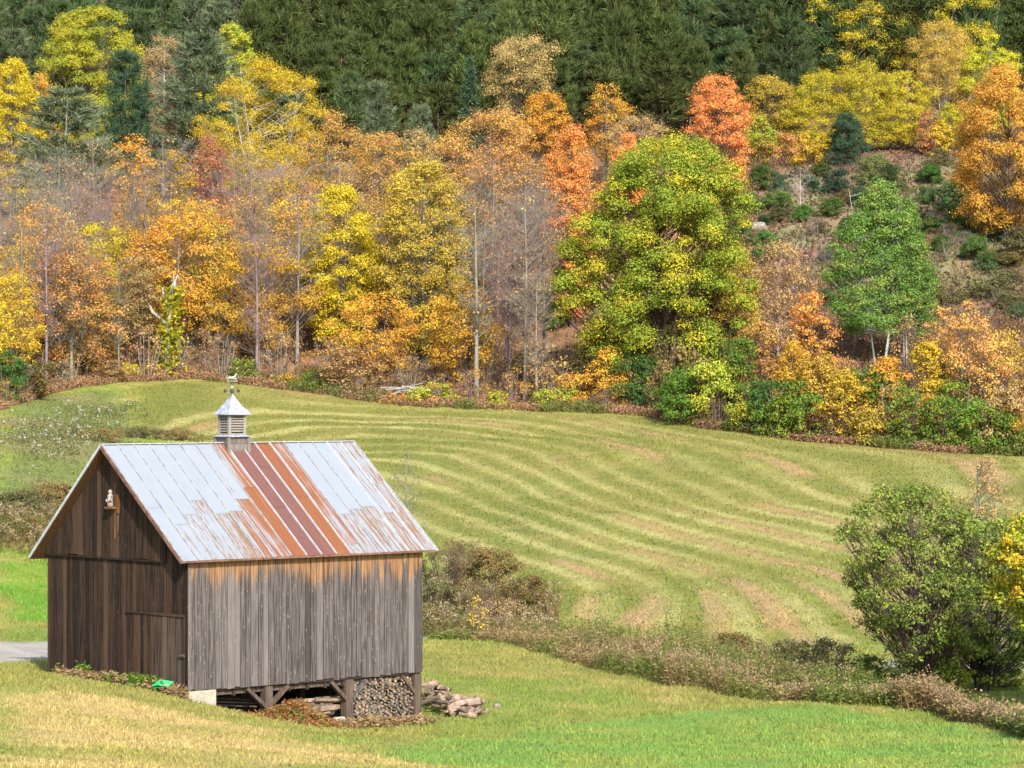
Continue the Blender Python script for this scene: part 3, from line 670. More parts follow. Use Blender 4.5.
m.tube([hp(-.22, -.005), hp(.22, -.005)], .010, 6)
m.build('vane_horse', M['copper'], cup, True)

# pale figure on a little shelf under the peak (hangs on the barn: its own thing)
X, Y = bxy(-.17, 3.42); fig = empty('gable_figure', (X, Y, BO[2] + 4.92), PH)
tag(fig, 'small flaking white figure on a little shelf under the barn gable peak', 'ornament')
m = MB(); m.tube([(0, 0, .02), (0, 0, .10), (0, 0, .22), (0, 0, .33), (0, 0, .38)], [.09, .085, .075, .085, .04], 10); m.tube([(0, 0, .37), (0, 0, .42), (0, 0, .47), (0, 0, .50)], [.035, .06, .055, .02], 10)
m.tube([(-.02, .08, .31), (-.05, .11, .20), (-.09, .05, .16)], [.035, .035, .025], 6); m.tube([(-.02, -.08, .31), (-.05, -.11, .20), (-.09, -.05, .16)], [.035, .035, .025], 6)
m.build('body', M['white_paint'], fig, True)
m = MB(); m.box(-.10, .09, -.15, .15, -.04, .02); m.build('shelf', M['wood_bright'], fig)

# ------------------------------------------------------------------ firewood, planks, small things at the barn
def log_mesh(kind, rad, ln, seed):
    q = random.Random(seed)
    if kind == 'round': ang = [2 * math.pi * i / 11 for i in range(11)]; prof = [(rad * q.uniform(.9, 1.06) * math.cos(a), rad * q.uniform(.9, 1.06) * math.sin(a)) for a in ang]; split = []
    else:
        sw = {'half': math.pi, 'wedge': math.pi * .55, 'third': math.pi * .75}[kind]; ks = 7
        prof = [(rad * 1.25 * math.cos(sw * i / ks - sw / 2), rad * 1.25 * math.sin(sw * i / ks - sw / 2)) for i in range(ks + 1)]
        if kind != 'half': prof.append((q.uniform(-.1, .1) * rad, q.uniform(-.1, .1) * rad))
        cxx = sum(p[0] for p in prof) / len(prof); prof = [(p[0] - cxx, p[1]) for p in prof]; split = [len(prof) - 1, len(prof) - 2] if kind != 'half' else [len(prof) - 1]
    n = len(prof); V = []; 
    for j in range(4):
        y = ln * (j / 3 - .5); b = rad * .12 * math.sin(j * 2 + seed)
        V += [(p[0] * (1 + .05 * math.sin(seed + j)) + b, y, p[1] + b * .5) for p in prof]
    Fq = [[j * n + i, (j + 1) * n + i, (j + 1) * n + (i + 1) % n, j * n + (i + 1) % n] for j in range(3) for i in range(n)]
    mi = [2 if i in split else 0 for j in range(3) for i in range(n)]
    me = bpy.data.meshes.new('split_log'); me.from_pydata(V, [], Fq + [list(range(n)), list(range(3 * n, 4 * n))[::-1]]); mi += [1, 1]
    for mm in (M['log_bark'], M['log_end'], M['log_pale']): me.materials.append(mm)
    me.polygons.foreach_set('material_index', mi); me.update(); return me
LM = [log_mesh(k, 1.0 * r, l, i) for i, (k, r, l) in enumerate((('wedge', .075, .45), ('half', .07, .42), ('third', .07, .47), ('round', .06, .44), ('wedge', .085, .40), ('round', .05, .46)))]
LM2 = [log_mesh(k, r, l, 20 + i) for i, (k, r, l) in enumerate((('wedge', .085, .5), ('half', .08, .46), ('third', .085, .52)))]
for lm in LM2: lm.materials[0] = M['log_pale']
LBL_STACK = 'split firewood log stacked end-on in the tight pile beneath the right bay of the barn'
q = random.Random(21); row = 0; z = None
x = 5.98
while x < 8.14:
    zb = bar_z(x) + .05; nz = int((-.13 - zb) / .105)
    for k in range(nz + 1):
        zz = zb + k * .105 + (.05 if int(row) % 2 else 0)
        if zz > -.10: continue
        X, Y = bxy(x + q.uniform(-.02, .02), .30 + q.uniform(-.05, .06)); o = link('split_log', LM[q.randrange(6)])
        o.location = (X, Y, BO[2] + zz); sc_ = q.uniform(.55, 1.10); o.scale = (sc_, 1, sc_); o.rotation_euler = Vector((0, 0, 0)); o.rotation_mode = 'XYZ'
        o.rotation_euler = (Matrix.Rotation(PH + q.uniform(-.08, .08), 3, 'Z') @ Matrix.Rotation(q.uniform(0, 6.28), 3, 'Y')).to_euler()
        tag(o, LBL_STACK, 'firewood log', 'logs stacked under the right bay')
    x += .106; row += 1
# slabs lying lengthwise in the middle bay
for k in range(26):
    lx = 4.75 + q.uniform(-.45, .45) + (k // 7) * .05; ly = .5 + q.uniform(-.25, .45); lz = bar_z(4.8) + .06 + (k // 7) * .17 + q.uniform(0, .08)
    X, Y = bxy(lx, ly); o = link('split_log', LM[q.choice((0, 1, 2, 4))]); o.location = (X, Y, BO[2] + lz); o.scale = (q.uniform(1.0, 1.3), q.uniform(1.3, 2.2), q.uniform(.9, 1.2))
    o.rotation_euler = (Matrix.Rotation(PH + math.pi / 2 + q.uniform(-.35, .35), 3, 'Z') @ Matrix.Rotation(q.uniform(0, 6.28), 3, 'Y')).to_euler()
    tag(o, 'long split log lying lengthwise in the loose heap under the middle bay of the barn', 'firewood log', 'logs heaped under the middle bay')
# tumbled heap beyond the far post
for k in range(80):
    t = q.random(); px_ = 423 + 53 * t + q.uniform(-4, 4); d_ = 90.6 + q.uniform(-1.1, 2.2); X, Y, g = at(px_, d_)
    lz = g + .07 + (1 - t) ** 1.2 * .80 * q.random() ** 1.3 + .10 * q.random(); o = link('split_log', LM2[q.randrange(3)] if q.random() < .65 else LM[q.randrange(6)]); o.location = (X, Y, lz)
    o.scale = (q.uniform(.6, 1.05), q.uniform(.8, 1.5), q.uniform(.6, 1.05))
    o.rotation_euler = (Matrix.Rotation(q.uniform(0, 6.28), 3, 'Z') @ Matrix.Rotation(q.uniform(-.5, .5), 3, 'X') @ Matrix.Rotation(q.uniform(0, 6.28), 3, 'Y')).to_euler()
    tag(o, 'split log tumbled in the loose outdoor heap beyond the right end of the barn', 'firewood log', 'logs heaped beside the barn')
def one_log(px, d, ln, r, rz, label, pitch=0.0, up=.0):
    X, Y, g = at(px, d); me = log_mesh('round', r, ln, int(px)); o = link('log', me); o.location = (X, Y, g + r * .9 + up)
    o.rotation_euler = (Matrix.Rotation(rz, 3, 'Z') @ Matrix.Rotation(pitch, 3, 'X')).to_euler(); me.materials[0] = M['log_pale']; tag(o, label, 'log')
one_log(463, 90.2, 1.05, .12, -1.15, 'thick pale peeled log on the right of the outdoor wood heap', .10, .25)
one_log(446, 90.0, 1.0, .07, .5, 'thin pale branch leaning on the outdoor wood heap', .55, .28)
one_log(468, 90.1, .8, .06, 1.9, 'thin pale stick at the low right edge of the wood heap', -.1, .02)
# planks under the left bay
for k in range(9):
    m = MB(); L_ = q.uniform(1.7, 2.3); m.box(-L_ / 2, L_ / 2, -.09, .09, 0, .045, (q.random(), q.random(), 0)); X, Y = bxy(1.95 + q.uniform(-.12, .15), .75 + (k % 3) * .25)
    o = m.build('plank', M['plank']); o.location = (X, Y, BO[2] + bar_z(1.9) + .15 + (k // 3) * .09 + (2 - k % 3) * -.02 + .03); o.rotation_euler = (0, .10, PH + q.uniform(-.06, .06))
    tag(o, 'old grey plank in the low pile under the left bay of the barn', 'plank', 'planks piled under the barn')
for i, (x_, y_, lab) in enumerate(((5.22, -.12, 'grey concrete block beside the middle post of the barn'), (4.25, .1, 'pale flat stone among the brambles in front of the wood under the barn'))):
    m = MB(); m.box(-.17, .17, -.1, .1, -.05, .22 if i == 0 else .12); X, Y = bxy(x_, y_); o = m.build('concrete_block', M['concrete']); o.location = (X, Y, BO[2] + bar_z(x_)); o.rotation_euler = (0, 0, PH + .2 * i)
    bv = o.modifiers.new('bevel', 'BEVEL'); bv.width = .03; tag(o, lab, 'block' if i == 0 else 'stone')
def rock(px, d, r, label, mt='stone', sq=.6):
    X, Y, g = at(px, d); import bmesh
    bm = bmesh.new(); bmesh.ops.create_icosphere(bm, subdivisions=3, radius=r); rs = random.Random(int(px * 7))
    o3 = Vector((rs.random() * 9, rs.random() * 9, rs.random() * 9))
    from mathutils import noise as mn
    for v in bm.verts: v.co *= 1 + .35 * mn.noise(v.co / r * 1.1 + o3); v.co.z *= sq
    me = bpy.data.meshes.new('rock'); bm.to_mesh(me); bm.free(); me.materials.append(M[mt]); o = link('rock', me); o.location = (X, Y, g + r * .15); o.rotation_euler = (0, 0, rs.random() * 6)
    tag(o, label, 'rock')
rock(497, 92.5, .12, 'small tan rock on the lawn to the right of the outdoor wood heap')
rock(758, 290, .9, 'pale boulder half sunk in the bare brown clearing below the leafless sapling'); rock(790, 268, .6, 'smaller pale stone in the middle of the brown hillside clearing')
rock(945, 258, .7, 'pale stone among dry grass at the lower right of the hillside clearing')
# green plastic sheet by the door
X, Y = bxy(-.45, .62); m = MB(); zz = h1(X, Y)
gp = [(-.05, -.38), (.22, -.30), (.30, .05), (.16, .34), (-.16, .28), (-.12, .0)]
for i in range(6):
    a_, b_ = gp[i], gp[(i + 1) % 6]; m.poly([(0, 0, .20), (a_[0], a_[1], .02 + .05 * (i % 2)), (b_[0], b_[1], .02 + .05 * ((i + 1) % 2))])
m.poly([(p_[0], p_[1], .0) for p_ in gp][::-1])
o = m.build('plastic_sheet', M['green_plastic']); o.location = (X, Y, zz + .22); o.rotation_euler = (0, -.3, PH); tag(o, 'crumpled bright green plastic piece at the foot of the barn door', 'plastic sheet')

# ------------------------------------------------------------------ trees and plants: prototypes
def tubes_np(paths, k=5):
    """paths: list of (points Nx3, radii N) -> verts, quads"""
    V = []; Q = []; n0 = 0; ang = np.arange(k) * 2 * math.pi / k; ca, sa = np.cos(ang), np.sin(ang)
    for P, r in paths:
        P = np.asarray(P, float); r = np.asarray(r, float); n = len(P)
        d = np.gradient(P, axis=0); d /= np.linalg.norm(d, axis=1)[:, None] + 1e-9
        u = np.where(np.abs(d[:, 2:3]) < .9, np.array([[0, 0, 1.]]), np.array([[1., 0, 0]]))
        e1 = np.cross(d, u); e1 /= np.linalg.norm(e1, axis=1)[:, None] + 1e-9; e2 = np.cross(e1, d)
        V.append((P[:, None] + (e1[:, None] * ca[None, :, None] + e2[:, None] * sa[None, :, None]) * r[:, None, None]).reshape(-1, 3))
        i, j = np.meshgrid(np.arange(n - 1), np.arange(k), indexing='ij'); a = n0 + i * k + j; b = n0 + i * k + (j + 1) % k
        Q.append(np.stack([a, b, b + k, a + k], -1).reshape(-1, 4)); n0 += n * k
    return np.concatenate(V), np.concatenate(Q)
def bez(p0, p1, p2, n=5):
    t = np.linspace(0, 1, n)[:, None]; return (1 - t) ** 2 * p0 + 2 * t * (1 - t) * p1 + t * t * p2
def leaves_np(C, Nn, size, rng, asp=.62, clump=None):
    """diamond leaf faces at C with normals Nn"""
    n = len(C); Nn = Nn / (np.linalg.norm(Nn, axis=1)[:, None] + 1e-9)
    r = rng.normal(size=(n, 3)); e1 = np.cross(Nn, r); e1 /= np.linalg.norm(e1, axis=1)[:, None] + 1e-9; e2 = np.cross(Nn, e1)
    s = (size * rng.uniform(.65, 1.35, n))[:, None] * .5
    V = np.stack([C - e1 * s, C + e2 * s * asp + Nn * s * .15, C + e1 * s, C - e2 * s * asp + Nn * s * .15], 1).reshape(-1, 3)
    Q = np.arange(n * 4).reshape(-1, 4)
    A = np.stack([rng.random(n), clump if clump is not None else rng.random(n), rng.random(n)], -1)
    return V, Q, A
ENV = {
    'round': lambda t: math.sqrt(max(0, 1 - ((t - .42) / .60) ** 2)) if t > .42 else .38 + .62 * math.sin(t / .42 * math.pi / 2),
    'oval': lambda t: max(.03, math.sin(min(1, (t * .93 + .07)) * math.pi) ** .62),
    'narrow': lambda t: max(.04, (1 - t) ** .75 * (1.18 if t > .2 else .75 + 2.1 * t) ),
    'vase': lambda t: (.35 + .75 * t) if t < .75 else max(.05, math.sqrt(max(0, 1 - ((t - .75) / .27) ** 2)) * .93),
    'dome': lambda t: max(.1, (1 - t ** 1.7)) ** .75 * (.7 + .3 * min(1, t * 5)),
    'cone': lambda t: max(.03, 1 - t) * (1 if t > .12 else .5 + 4 * t),
    'shrub': lambda t: max(.1, math.sqrt(max(0, 1 - (t * .98) ** 2.2))),
    'column': lambda t: .75 + .25 * math.sin(t * 3.1) if t < .8 else max(.1, (1 - t) / .2 * .9)}
PROTO = {}
#          env      base  rck  clumps cover leaf  trunk stems bare twigs fork inner skew
STY = {
    'broad': ('round', .05, .74, 1.9, .78, .30, .019, 1, .00, 3, .5, .35, .5), 'oval': ('oval', .07, .82, 1.7, .58, .29, .016, 1, .00, 3, .5, .35, .5),
    'flame': ('oval', .05, .78, 1.7, .40, .27, .013, 1, .04, 4, .5, .25, .5),
    'narrow': ('narrow', .05, .8, 1.7, .80, .28, .015, 1, .00, 2, .5, .3, .3), 'airy': ('oval', .22, 1.0, 1.35, .27, .28, .012, 1, .10, 5, .6, .3, .5),
    'vasey': ('vase', .34, 1.0, 1.3, .30, .28, .012, 1, .14, 6, .5, .3, .5), 'birch': ('oval', .16, .85, 1.5, .40, .25, .007, 3, .03, 4, .6, .3, .5),
    'low': ('oval', .12, .85, 1.5, .34, .27, .013, 2, .05, 4, .6, .3, .6), 'plume': ('oval', .06, .8, 1.8, .45, .24, .007, 5, .0, 4, .5, .25, .5),
    'slim': ('oval', .26, 1.0, 1.4, .28, .27, .009, 1, .14, 5, .6, .3, .4), 'bare': ('vase', .24, 1.1, 1.2, .030, .24, .010, 1, .60, 13, .6, .25, .5),
    'shrub': ('shrub', .03, .9, 1.5, .50, .25, .012, 5, .02, 3, .4, .2, .8), 'tall': ('oval', .05, .9, 1.5, .40, .26, .010, 4, .05, 4, .5, .25, .6),
    'twig': ('shrub', .04, 1.0, 1.2, .10, .20, .010, 7, .35, 10, .4, .2, .6), 'poplar': ('dome', .20, .8, 1.9, .62, .27, .007, 3, .0, 3, 1.0, .25, .1),
    'near': ('round', .06, .60, 2.6, .47, .115, .017, 4, .10, 5, .3, .3, .5), 'nearb': ('oval', .30, .7, 2.6, .75, .125, .016, 2, .0, 5, .4, .3, .4),
    'wisp': ('oval', .22, .9, 1.2, .22, .11, .007, 2, .2, 6, .6, .3, .4), 'brush': ('shrub', .03, .8, 1.6, .50, .10, .010, 8, .10, 6, .3, .15, .7),
    'brushb': ('vase', .04, .85, 1.3, .13, .09, .009, 9, .30, 11, .3, .15, .7), 'sapling': ('oval', .25, 1.0, 1.0, .05, .09, .005, 1, .5, 7, .6, .3, .3), 'ever': ('shrub', .02, .8, 1.8, .75, .17, .014, 4, .0, 3, .3, .1, .9)}
def decid(key, seed, h, w, style):
    """a broadleaf tree or shrub: tapered trunk, limbs to each leaf clump, twigs, leaves on the clumps"""
    env, base, rck, kcl, cov, leaf, trk, stems, bare, twigs, fork, inner, skew = STY[style]
    leaf = leaf * ((.56 if h * w > 30 and key in ('tree', 'birch') and style != 'bare' else .66) if leaf > .16 else .85)
    trunk = trk * h; flat = .85; lean = .03; rc = max(.2, (.085 * w + .24) * rck)
    if style in ('near', 'nearb', 'brush', 'brushb', 'wisp', 'sapling'): rc = max(.12, (.085 * w + .10) * rck)
    ncl = int(max(10, min(380, kcl * math.pi * w * h * (1 - base) * .75 / (math.pi * rc * rc)))); nlf = cov * 2 * math.pi * rc * rc / (leaf * leaf * .31)
    g = np.random.default_rng(seed); E = ENV[env]; paths = []; tr = []
    for s in range(stems):
        a = g.uniform(0, 6.28); off = 0 if stems == 1 else w * .05 * g.uniform(.5, 1.5); top = h * (.97 if s == 0 else g.uniform(.7, .95)); sp = 0 if stems == 1 else w * g.uniform(.08, .26)
        n = 9; tt = np.linspace(0, 1, n); ph1, ph2 = g.uniform(0, 6.28, 2)
        P = np.stack([math.cos(a) * (off + sp * tt) + w * lean * np.sin(tt * 3 + ph1) * tt, math.sin(a) * (off + sp * tt) + w * lean * np.sin(tt * 2.6 + ph2) * tt, -.35 + (top + .35) * tt], -1)
        R = trunk * (.75 if stems > 1 else 1) * (1 - tt) ** .85 + .012; R[0] *= 1.25
        tr.append(P); paths.append((P, R))
    # clump centres
    cs = []; ang0 = g.uniform(0, 6.28); tries = 0; skx, sky_ = g.normal(0, skew * w * .12, 2)
    lob = g.uniform(0, 6.28, 3)
    while len(cs) < ncl and tries < ncl * 40:
        tries += 1; t = g.random(); Rt = E(t) * w * .5; th = g.uniform(0, 6.28)
        Rt *= 1 + .20 * math.sin(2 * th + lob[0] + 3 * t) + .15 * math.sin(3 * th + lob[1] - 6 * t)
        if g.random() > (Rt / (w * .5)) ** .8 + .08: continue
        rad = Rt * (g.uniform(inner, 1) ** .6)
        c = np.array([math.cos(th) * rad + skx * t, math.sin(th) * rad + sky_ * t, h * (base + (1 - base) * t)])
        if c[2] > h - rc * .6: c[2] = h - rc * .6
        if any(np.linalg.norm((c - o) / np.array([1, 1, .75])) < rc * .52 for o, _ in cs): continue
        cs.append((c, rc * g.uniform(.65, 1.3)))
    LC = []; LN = []; CL = []; BP = []
    for c, r in cs:
        P = tr[g.integers(len(tr))]; rr_ = math.hypot(c[0], c[1]); zs = np.clip(c[2] - rr_ * g.uniform(.5, 1.1) - r * .3, h * max(base * fork, .06), h * .93)
        i = np.interp(zs, P[:, 2], np.arange(len(P))); p0 = np.array([np.interp(i, np.arange(len(P)), P[:, q]) for q in range(3)])
        mid = p0 * .45 + c * .55; mid[2] = p0[2] * .65 + c[2] * .35 + r * .1; mid[:2] += g.normal(0, .05, 2) * rr_
        br = max(.012, trunk * .30 * (1 - zs / h) ** .7 * g.uniform(.6, 1.1)); paths.append((bez(p0, mid, c, 5), np.linspace(br, br * .3, 5)))
        for _ in range(twigs):
            d = g.normal(size=3); d[2] = abs(d[2]) * .7; d /= np.linalg.norm(d); e = c + d * r * g.uniform(.8, 1.25) * np.array([1, 1, flat + .15])
            BP.append((np.stack([c * .7 + mid * .3, (c + e) / 2 + g.normal(0, .04, 3) * r, e]), np.array([br * .32, br * .2, .006])))
        if g.random() < bare: continue
        m = int(nlf * (r / rc) ** 2 * g.uniform(.7, 1.2)); d = g.normal(size=(m, 3)); d /= np.linalg.norm(d, axis=1)[:, None]
        d[:, 2] = np.where(d[:, 2] < -.45, -d[:, 2] * g.uniform(.2, 1, m), d[:, 2]); rad = r * np.abs(g.normal(.85, .28, m))
        rad = rad * (1 + .25 * np.sin(d[:, 0] * 5 + c[0]) * np.sin(d[:, 1] * 5 + c[1]))
        LC.append(c + d * rad[:, None] * np.array([1, 1, flat])); LN.append(d * .9 + np.array([0, -0.0, .22]) + g.normal(0, .36, (m, 3))); CL.append(np.full(m, g.random()))
    V, Q = tubes_np(paths + BP, 5)
    tm = mesh_np(key + '_trunk', V, quads=Q, mats=[M['bark']], smooth=True)
    cm = None
    if LC:
        V, Q, A = leaves_np(np.concatenate(LC), np.concatenate(LN), leaf, g, clump=np.concatenate(CL)); cm = mesh_np(key + '_crown', V, quads=Q, mats=[M['leaf']], fattr=A)
    PROTO[key] = (tm, cm, h, w)
def needle_tree(key, seed, h, w, base, whorls, per, tufts, tl, nb, style):
    """conifers: whorls of branches carrying needle tufts"""
    g = np.random.default_rng(seed); n = 8; tt = np.linspace(0, 1, n)
    P = np.stack([.02 * w * np.sin(tt * 3 + g.uniform(0, 6)), .02 * w * np.sin(tt * 2 + g.uniform(0, 6)), -.4 + (h + .2) * tt], -1); tr = h * .013
    paths = [(P, tr * (1 - tt) ** .8 + .012)]; C = []; D = []; CL = []
    for i in range(whorls):
        t = (i + g.uniform(0, .8)) / whorls; z = h * (base + (1 - base) * t)
        if style == 'red': R = w * .5 * math.sqrt(max(.03, 1 - t ** 1.7)) * (.75 + .25 * min(1, t * 4))
        elif style == 'white': R = w * .5 * (max(.04, 1 - t) ** .45) * (.8 + .2 * min(1, t * 4))
        else: R = w * .5 * max(.03, 1 - t) ** .85
        for j in range(per):
            th = g.uniform(0, 6.28); L_ = R * g.uniform(.65, 1.12); d = np.array([math.cos(th), math.sin(th), 0])
            rise = {'red': .12 + .35 * t, 'white': .10 + .45 * t, 'spruce': -.28 + .5 * t, 'bush': .35 + .5 * t}[style]
            p0 = np.array([0, 0, z]); p2 = p0 + d * L_ + np.array([0, 0, L_ * rise]); mid = p0 + d * L_ * .55 + np.array([0, 0, L_ * (rise * .2 - .05)])
            B = bez(p0, mid, p2, 5); paths.append((B, np.linspace(tr * .28 * (1 - t) + .012, .008, 5))); cl = g.random()
            lo = {'red': .55, 'white': .35, 'spruce': .12, 'bush': .2}[style]
            for q in range(tufts):
                f = lo + (1 - lo) * (q + g.uniform(.2, 1)) / tufts; p = bez(p0, mid, p2, 21)[min(20, int(f * 20))]
                side = np.cross(d, [0, 0, 1]) * g.normal(0, .22 if style != 'spruce' else .3) * L_ * (1.2 - .5 * f)
                p = p + side + np.array([0, 0, g.uniform(-.02, .08) * L_])
                dr = {'red': np.array([0, 0, 1.0]) + d * .45, 'white': np.array([0, 0, .55]) + d * .7, 'spruce': d * .8 + np.array([0, 0, -.1]), 'bush': d * .5 + np.array([0, 0, .8])}[style] + side * .3
                C.append(p); D.append(dr / np.linalg.norm(dr)); CL.append(cl)
    for q in range(6): C.append(np.array([0, 0, h * (1 - .03 * q)])); D.append(np.array([0, 0, 1.])); CL.append(.6)
    C = np.repeat(np.array(C), nb, 0); D = np.repeat(np.array(D), nb, 0); CL = np.repeat(np.array(CL), nb); m = len(C)
    spread = {'red': .58, 'white': .6, 'spruce': .75, 'bush': .7}[style]
    dv = D + g.normal(0, spread, (m, 3)); dv /= np.linalg.norm(dv, axis=1)[:, None]; ln = tl * g.uniform(.6, 1.2, m)
    sd = np.cross(dv, g.normal(size=(m, 3))); sd /= np.linalg.norm(sd, axis=1)[:, None]
    wd_ = tl * {'red': .085, 'white': .09, 'spruce': .17, 'bush': .16}[style]
    b = C + g.normal(0, tl * .12, (m, 3))
    Vn = np.stack([b - sd * wd_ * .5, b + sd * wd_ * .5, b + dv * ln[:, None] + sd * wd_ * .22, b + dv * ln[:, None] - sd * wd_ * .22], 1).reshape(-1, 3)
    A = np.stack([g.random(m), CL, g.random(m)], -1)
    V, Q = tubes_np(paths, 5)
    PROTO[key] = (mesh_np(key + '_trunk', V, quads=Q, mats=[M['bark']], smooth=True), mesh_np(key + '_crown', Vn, quads=np.arange(m * 4).reshape(-1, 4), mats=[M['needle']], fattr=A), h, w)

for i, (k_, st, hh, ww) in enumerate((('slim1', 'slim', 12, 4.6), ('slim2', 'slim', 11, 4.6), ('slim3', 'slim', 13, 5.0), ('airy1', 'airy', 13, 5.6), ('airy2', 'vasey', 13, 5.6), ('bare1', 'bare', 15, 5.2), ('bare2', 'bare', 14, 4.6), ('bare3', 'bare', 13, 4.2),
        ('shrub1', 'shrub', 3.4, 3.6), ('shrub2', 'shrub', 3.0, 3.4), ('shrub3', 'tall', 4.2, 3.2), ('twig1', 'twig', 3.2, 3.6), ('twig2', 'twig', 3.4, 3.2), ('bush1', 'ever', 2.2, 2.9), ('bush2', 'ever', 1.8, 2.8), ('bush3', 'ever', 2.6, 2.6))):
    decid(k_, 300 + i, hh, ww, st)
for i, (s_, hh, ww) in enumerate(((201, 16, 7.0), (202, 16, 6.4), (203, 15, 7.4), (204, 17, 6.8))): needle_tree('red%d' % (i + 1), s_, hh, ww, .30, 14, 7, 5, 1.15, 17, 'red')
for i, (s_, hh, ww) in enumerate(((211, 17, 9.5), (212, 16, 8.5), (213, 18, 9))): needle_tree('white%d' % (i + 1), s_, hh, ww, .18, 15, 7, 9, .75, 13, 'white')
for i, (s_, hh, ww) in enumerate(((221, 13, 5.0), (222, 12, 5.2))): needle_tree('spruce%d' % (i + 1), s_, hh, ww, .06, 22, 9, 9, .5, 10, 'spruce')

# ------------------------------------------------------------------ placing
BARK = {'grey': (.20, .175, .16), 'pale': (.50, .47, .42), 'brown': (.13, .10, .085), 'dark': (.075, .06, .052), 'mauve': (.225, .192, .175)}
LEAFC = {  # main and second leaf colour
    'yellow': ((.62, .42, .05), (.52, .38, .05)), 'gold': ((.60, .37, .05), (.56, .29, .055)), 'ygreen': ((.44, .42, .045), (.54, .46, .04)),
    'lime': ((.33, .38, .05), (.46, .44, .05)), 'olive': ((.42, .31, .065), (.50, .35, .06)), 'orange': ((.52, .275, .10), (.52, .34, .085)), 'deep': ((.66, .27, .085), (.64, .35, .08)),
    'coral': ((.70, .275, .095), (.70, .37, .095)), 'patch': ((.27, .33, .04), (.62, .36, .03)), 'salmon': ((.62, .32, .11), (.58, .38, .09)), 'ngreen': ((.180, .245, .050), (.28, .31, .07)), 'amber': ((.66, .35, .07), (.64, .40, .07)), 'ygold': ((.62, .465, .04), (.55, .43, .04)), 'dull': ((.205, .185, .06), (.23, .155, .065)), 'rust': ((.36, .21, .105), (.46, .30, .11)), 'red': ((.36, .14, .09), (.45, .23, .10)), 'tan': ((.47, .34, .14), (.40, .27, .12)),
    'green': ((.115, .205, .035), (.21, .25, .04)), 'dgreen': ((.06, .135, .035), (.12, .175, .04)), 'maple': ((.24, .325, .042), (.50, .45, .045)), 'poplar': ((.125, .23, .05), (.24, .30, .07)),
    'pine': ((.070, .096, .032), (.105, .134, .046)), 'wpine': ((.070, .115, .045), (.105, .15, .07)), 'gpine': ((.115, .15, .085), (.16, .195, .115)), 'spruce': ((.055, .105, .058), (.09, .145, .08)), 'brush': ((.15, .14, .04), (.20, .125, .05)), 'graygreen': ((.12, .13, .05), (.17, .15, .07))}
KINDN = {'red': 'pine_tree', 'white': 'pine_tree', 'spruce': 'spruce_tree', 'bush': 'juniper_bush', 'shrub': 'shrub', 'twig': 'shrub', 'brush': 'shrub', 'slim': 'young_tree', 'sapling': 'young_tree', 'wisp': 'young_tree', 'tall': 'shrub', 'ever': 'juniper_bush', 'brushb': 'shrub', 'bare': 'bare_tree'}
tq = random.Random(99)
def plant(key, x, y, h, w, col, bark, label, cat, group=None, mix=.4, name=None, jit=.06, sink=.0):
    tm, cm, h0, w0 = PROTO[key]; kind = ''.join(c for c in key if not c.isdigit())
    e = empty(name or KINDN.get(kind, 'tree'), (x, y, h1(x, y) - sink), tq.uniform(0, 6.28)); e.scale = (w / w0, w / w0 * tq.uniform(.92, 1.08), h / h0)
    a, b = LEAFC[col]; f = 1 + tq.uniform(-jit, jit) * 2; hj = 1 + tq.uniform(-jit, jit)
    t = link('trunk', tm, e); t.color = (*[c * tq.uniform(.85, 1.15) for c in BARK[bark]], 1)
    if cm is not None:
        c = link('crown', cm, e); c.color = (a[0] * f, a[1] * f * hj, a[2] * f, 1); c['alt'] = [b[0] * f, b[1] * f * hj, b[2] * f]; c['mixv'] = mix
    tag(e, label, cat, group); return e
SEED = [1000]
ALIAS = {'birch': 'birch', 'airy': 'airy'}
def T(key, px, top, d, wpx, col, bark, label, cat='tree', mix=.4, base=None, **k):
    """a tree seen at px with its top at image row `top`, d metres away (or rooted at image row `base`), wpx wide; broadleaf ones are grown to size"""
    if base is not None: x, y, g = ground_at(px, base)
    else: x, y, g = at(px, d)
    h = max((YH - top) / F_PX * y - g, .8); w = wpx / F_PX * y; kind = ''.join(c for c in key if not c.isdigit())
    if kind in STY:
        SEED[0] += 1; nm = k.get('name') or KINDN.get(kind, 'tree'); decid(nm, SEED[0], h, w, kind); kk = nm
        return plant(nm, x, y, h, w, col, bark, label, cat, mix=mix, **{**k, 'name': nm})
    return plant(key, x, y, h, w, col, bark, label, cat, mix=mix, **k)

_ed = np.arange(120, 300, 0.5)
def ED(px):
    """distance to the edge of the wood along the sight line of a column"""
    x = (px - CX) / F_PX * _ed; return float(_ed[np.argmax(past_edge(x, _ed) > 0)])

# ---- trees one can pick out on the hillside
T('broad', 85, 10, 330, 96, 'lime', 'grey', 'large yellow green broad tree below the pines at the upper left', mix=.5)
T('oval', 226, 24, 336, 52, 'lime', 'grey', 'pale lime green tree showing behind the grey green pine at upper left', mix=.4)
T('white2', 126, 54, 316, 72, 'spruce', 'brown', 'dark blue green pine right of the large yellow green tree', cat='pine', mix=.3)
T('white1', 202, 36, 318, 104, 'gpine', 'brown', 'broad grey green pine in front of the pale lime tree', cat='pine', mix=.4)
T('white3', 66, 92, 288, 128, 'gpine', 'mauve', 'tall grey green pine with bare lower trunk near the left edge of the photo', cat='pine', mix=.5)
T('oval', 12, 58, 312, 66, 'ygold', 'grey', 'bright yellow tree cut by the left edge of the photo high on the slope')
T('slim', 38, 72, 316, 34, 'gold', 'grey', 'small golden tree between the left edge yellow tree and the large yellow green tree')
T('vasey', 163, 36, 322, 44, 'tan', 'pale', 'small thin orange tree with pale leaning stem between two pines at upper left')
T('birch', 266, 60, 300, 112, 'ygold', 'pale', 'tall yellow birch with white trunk at the left foot of the dark pine stand', cat='birch', mix=.5)
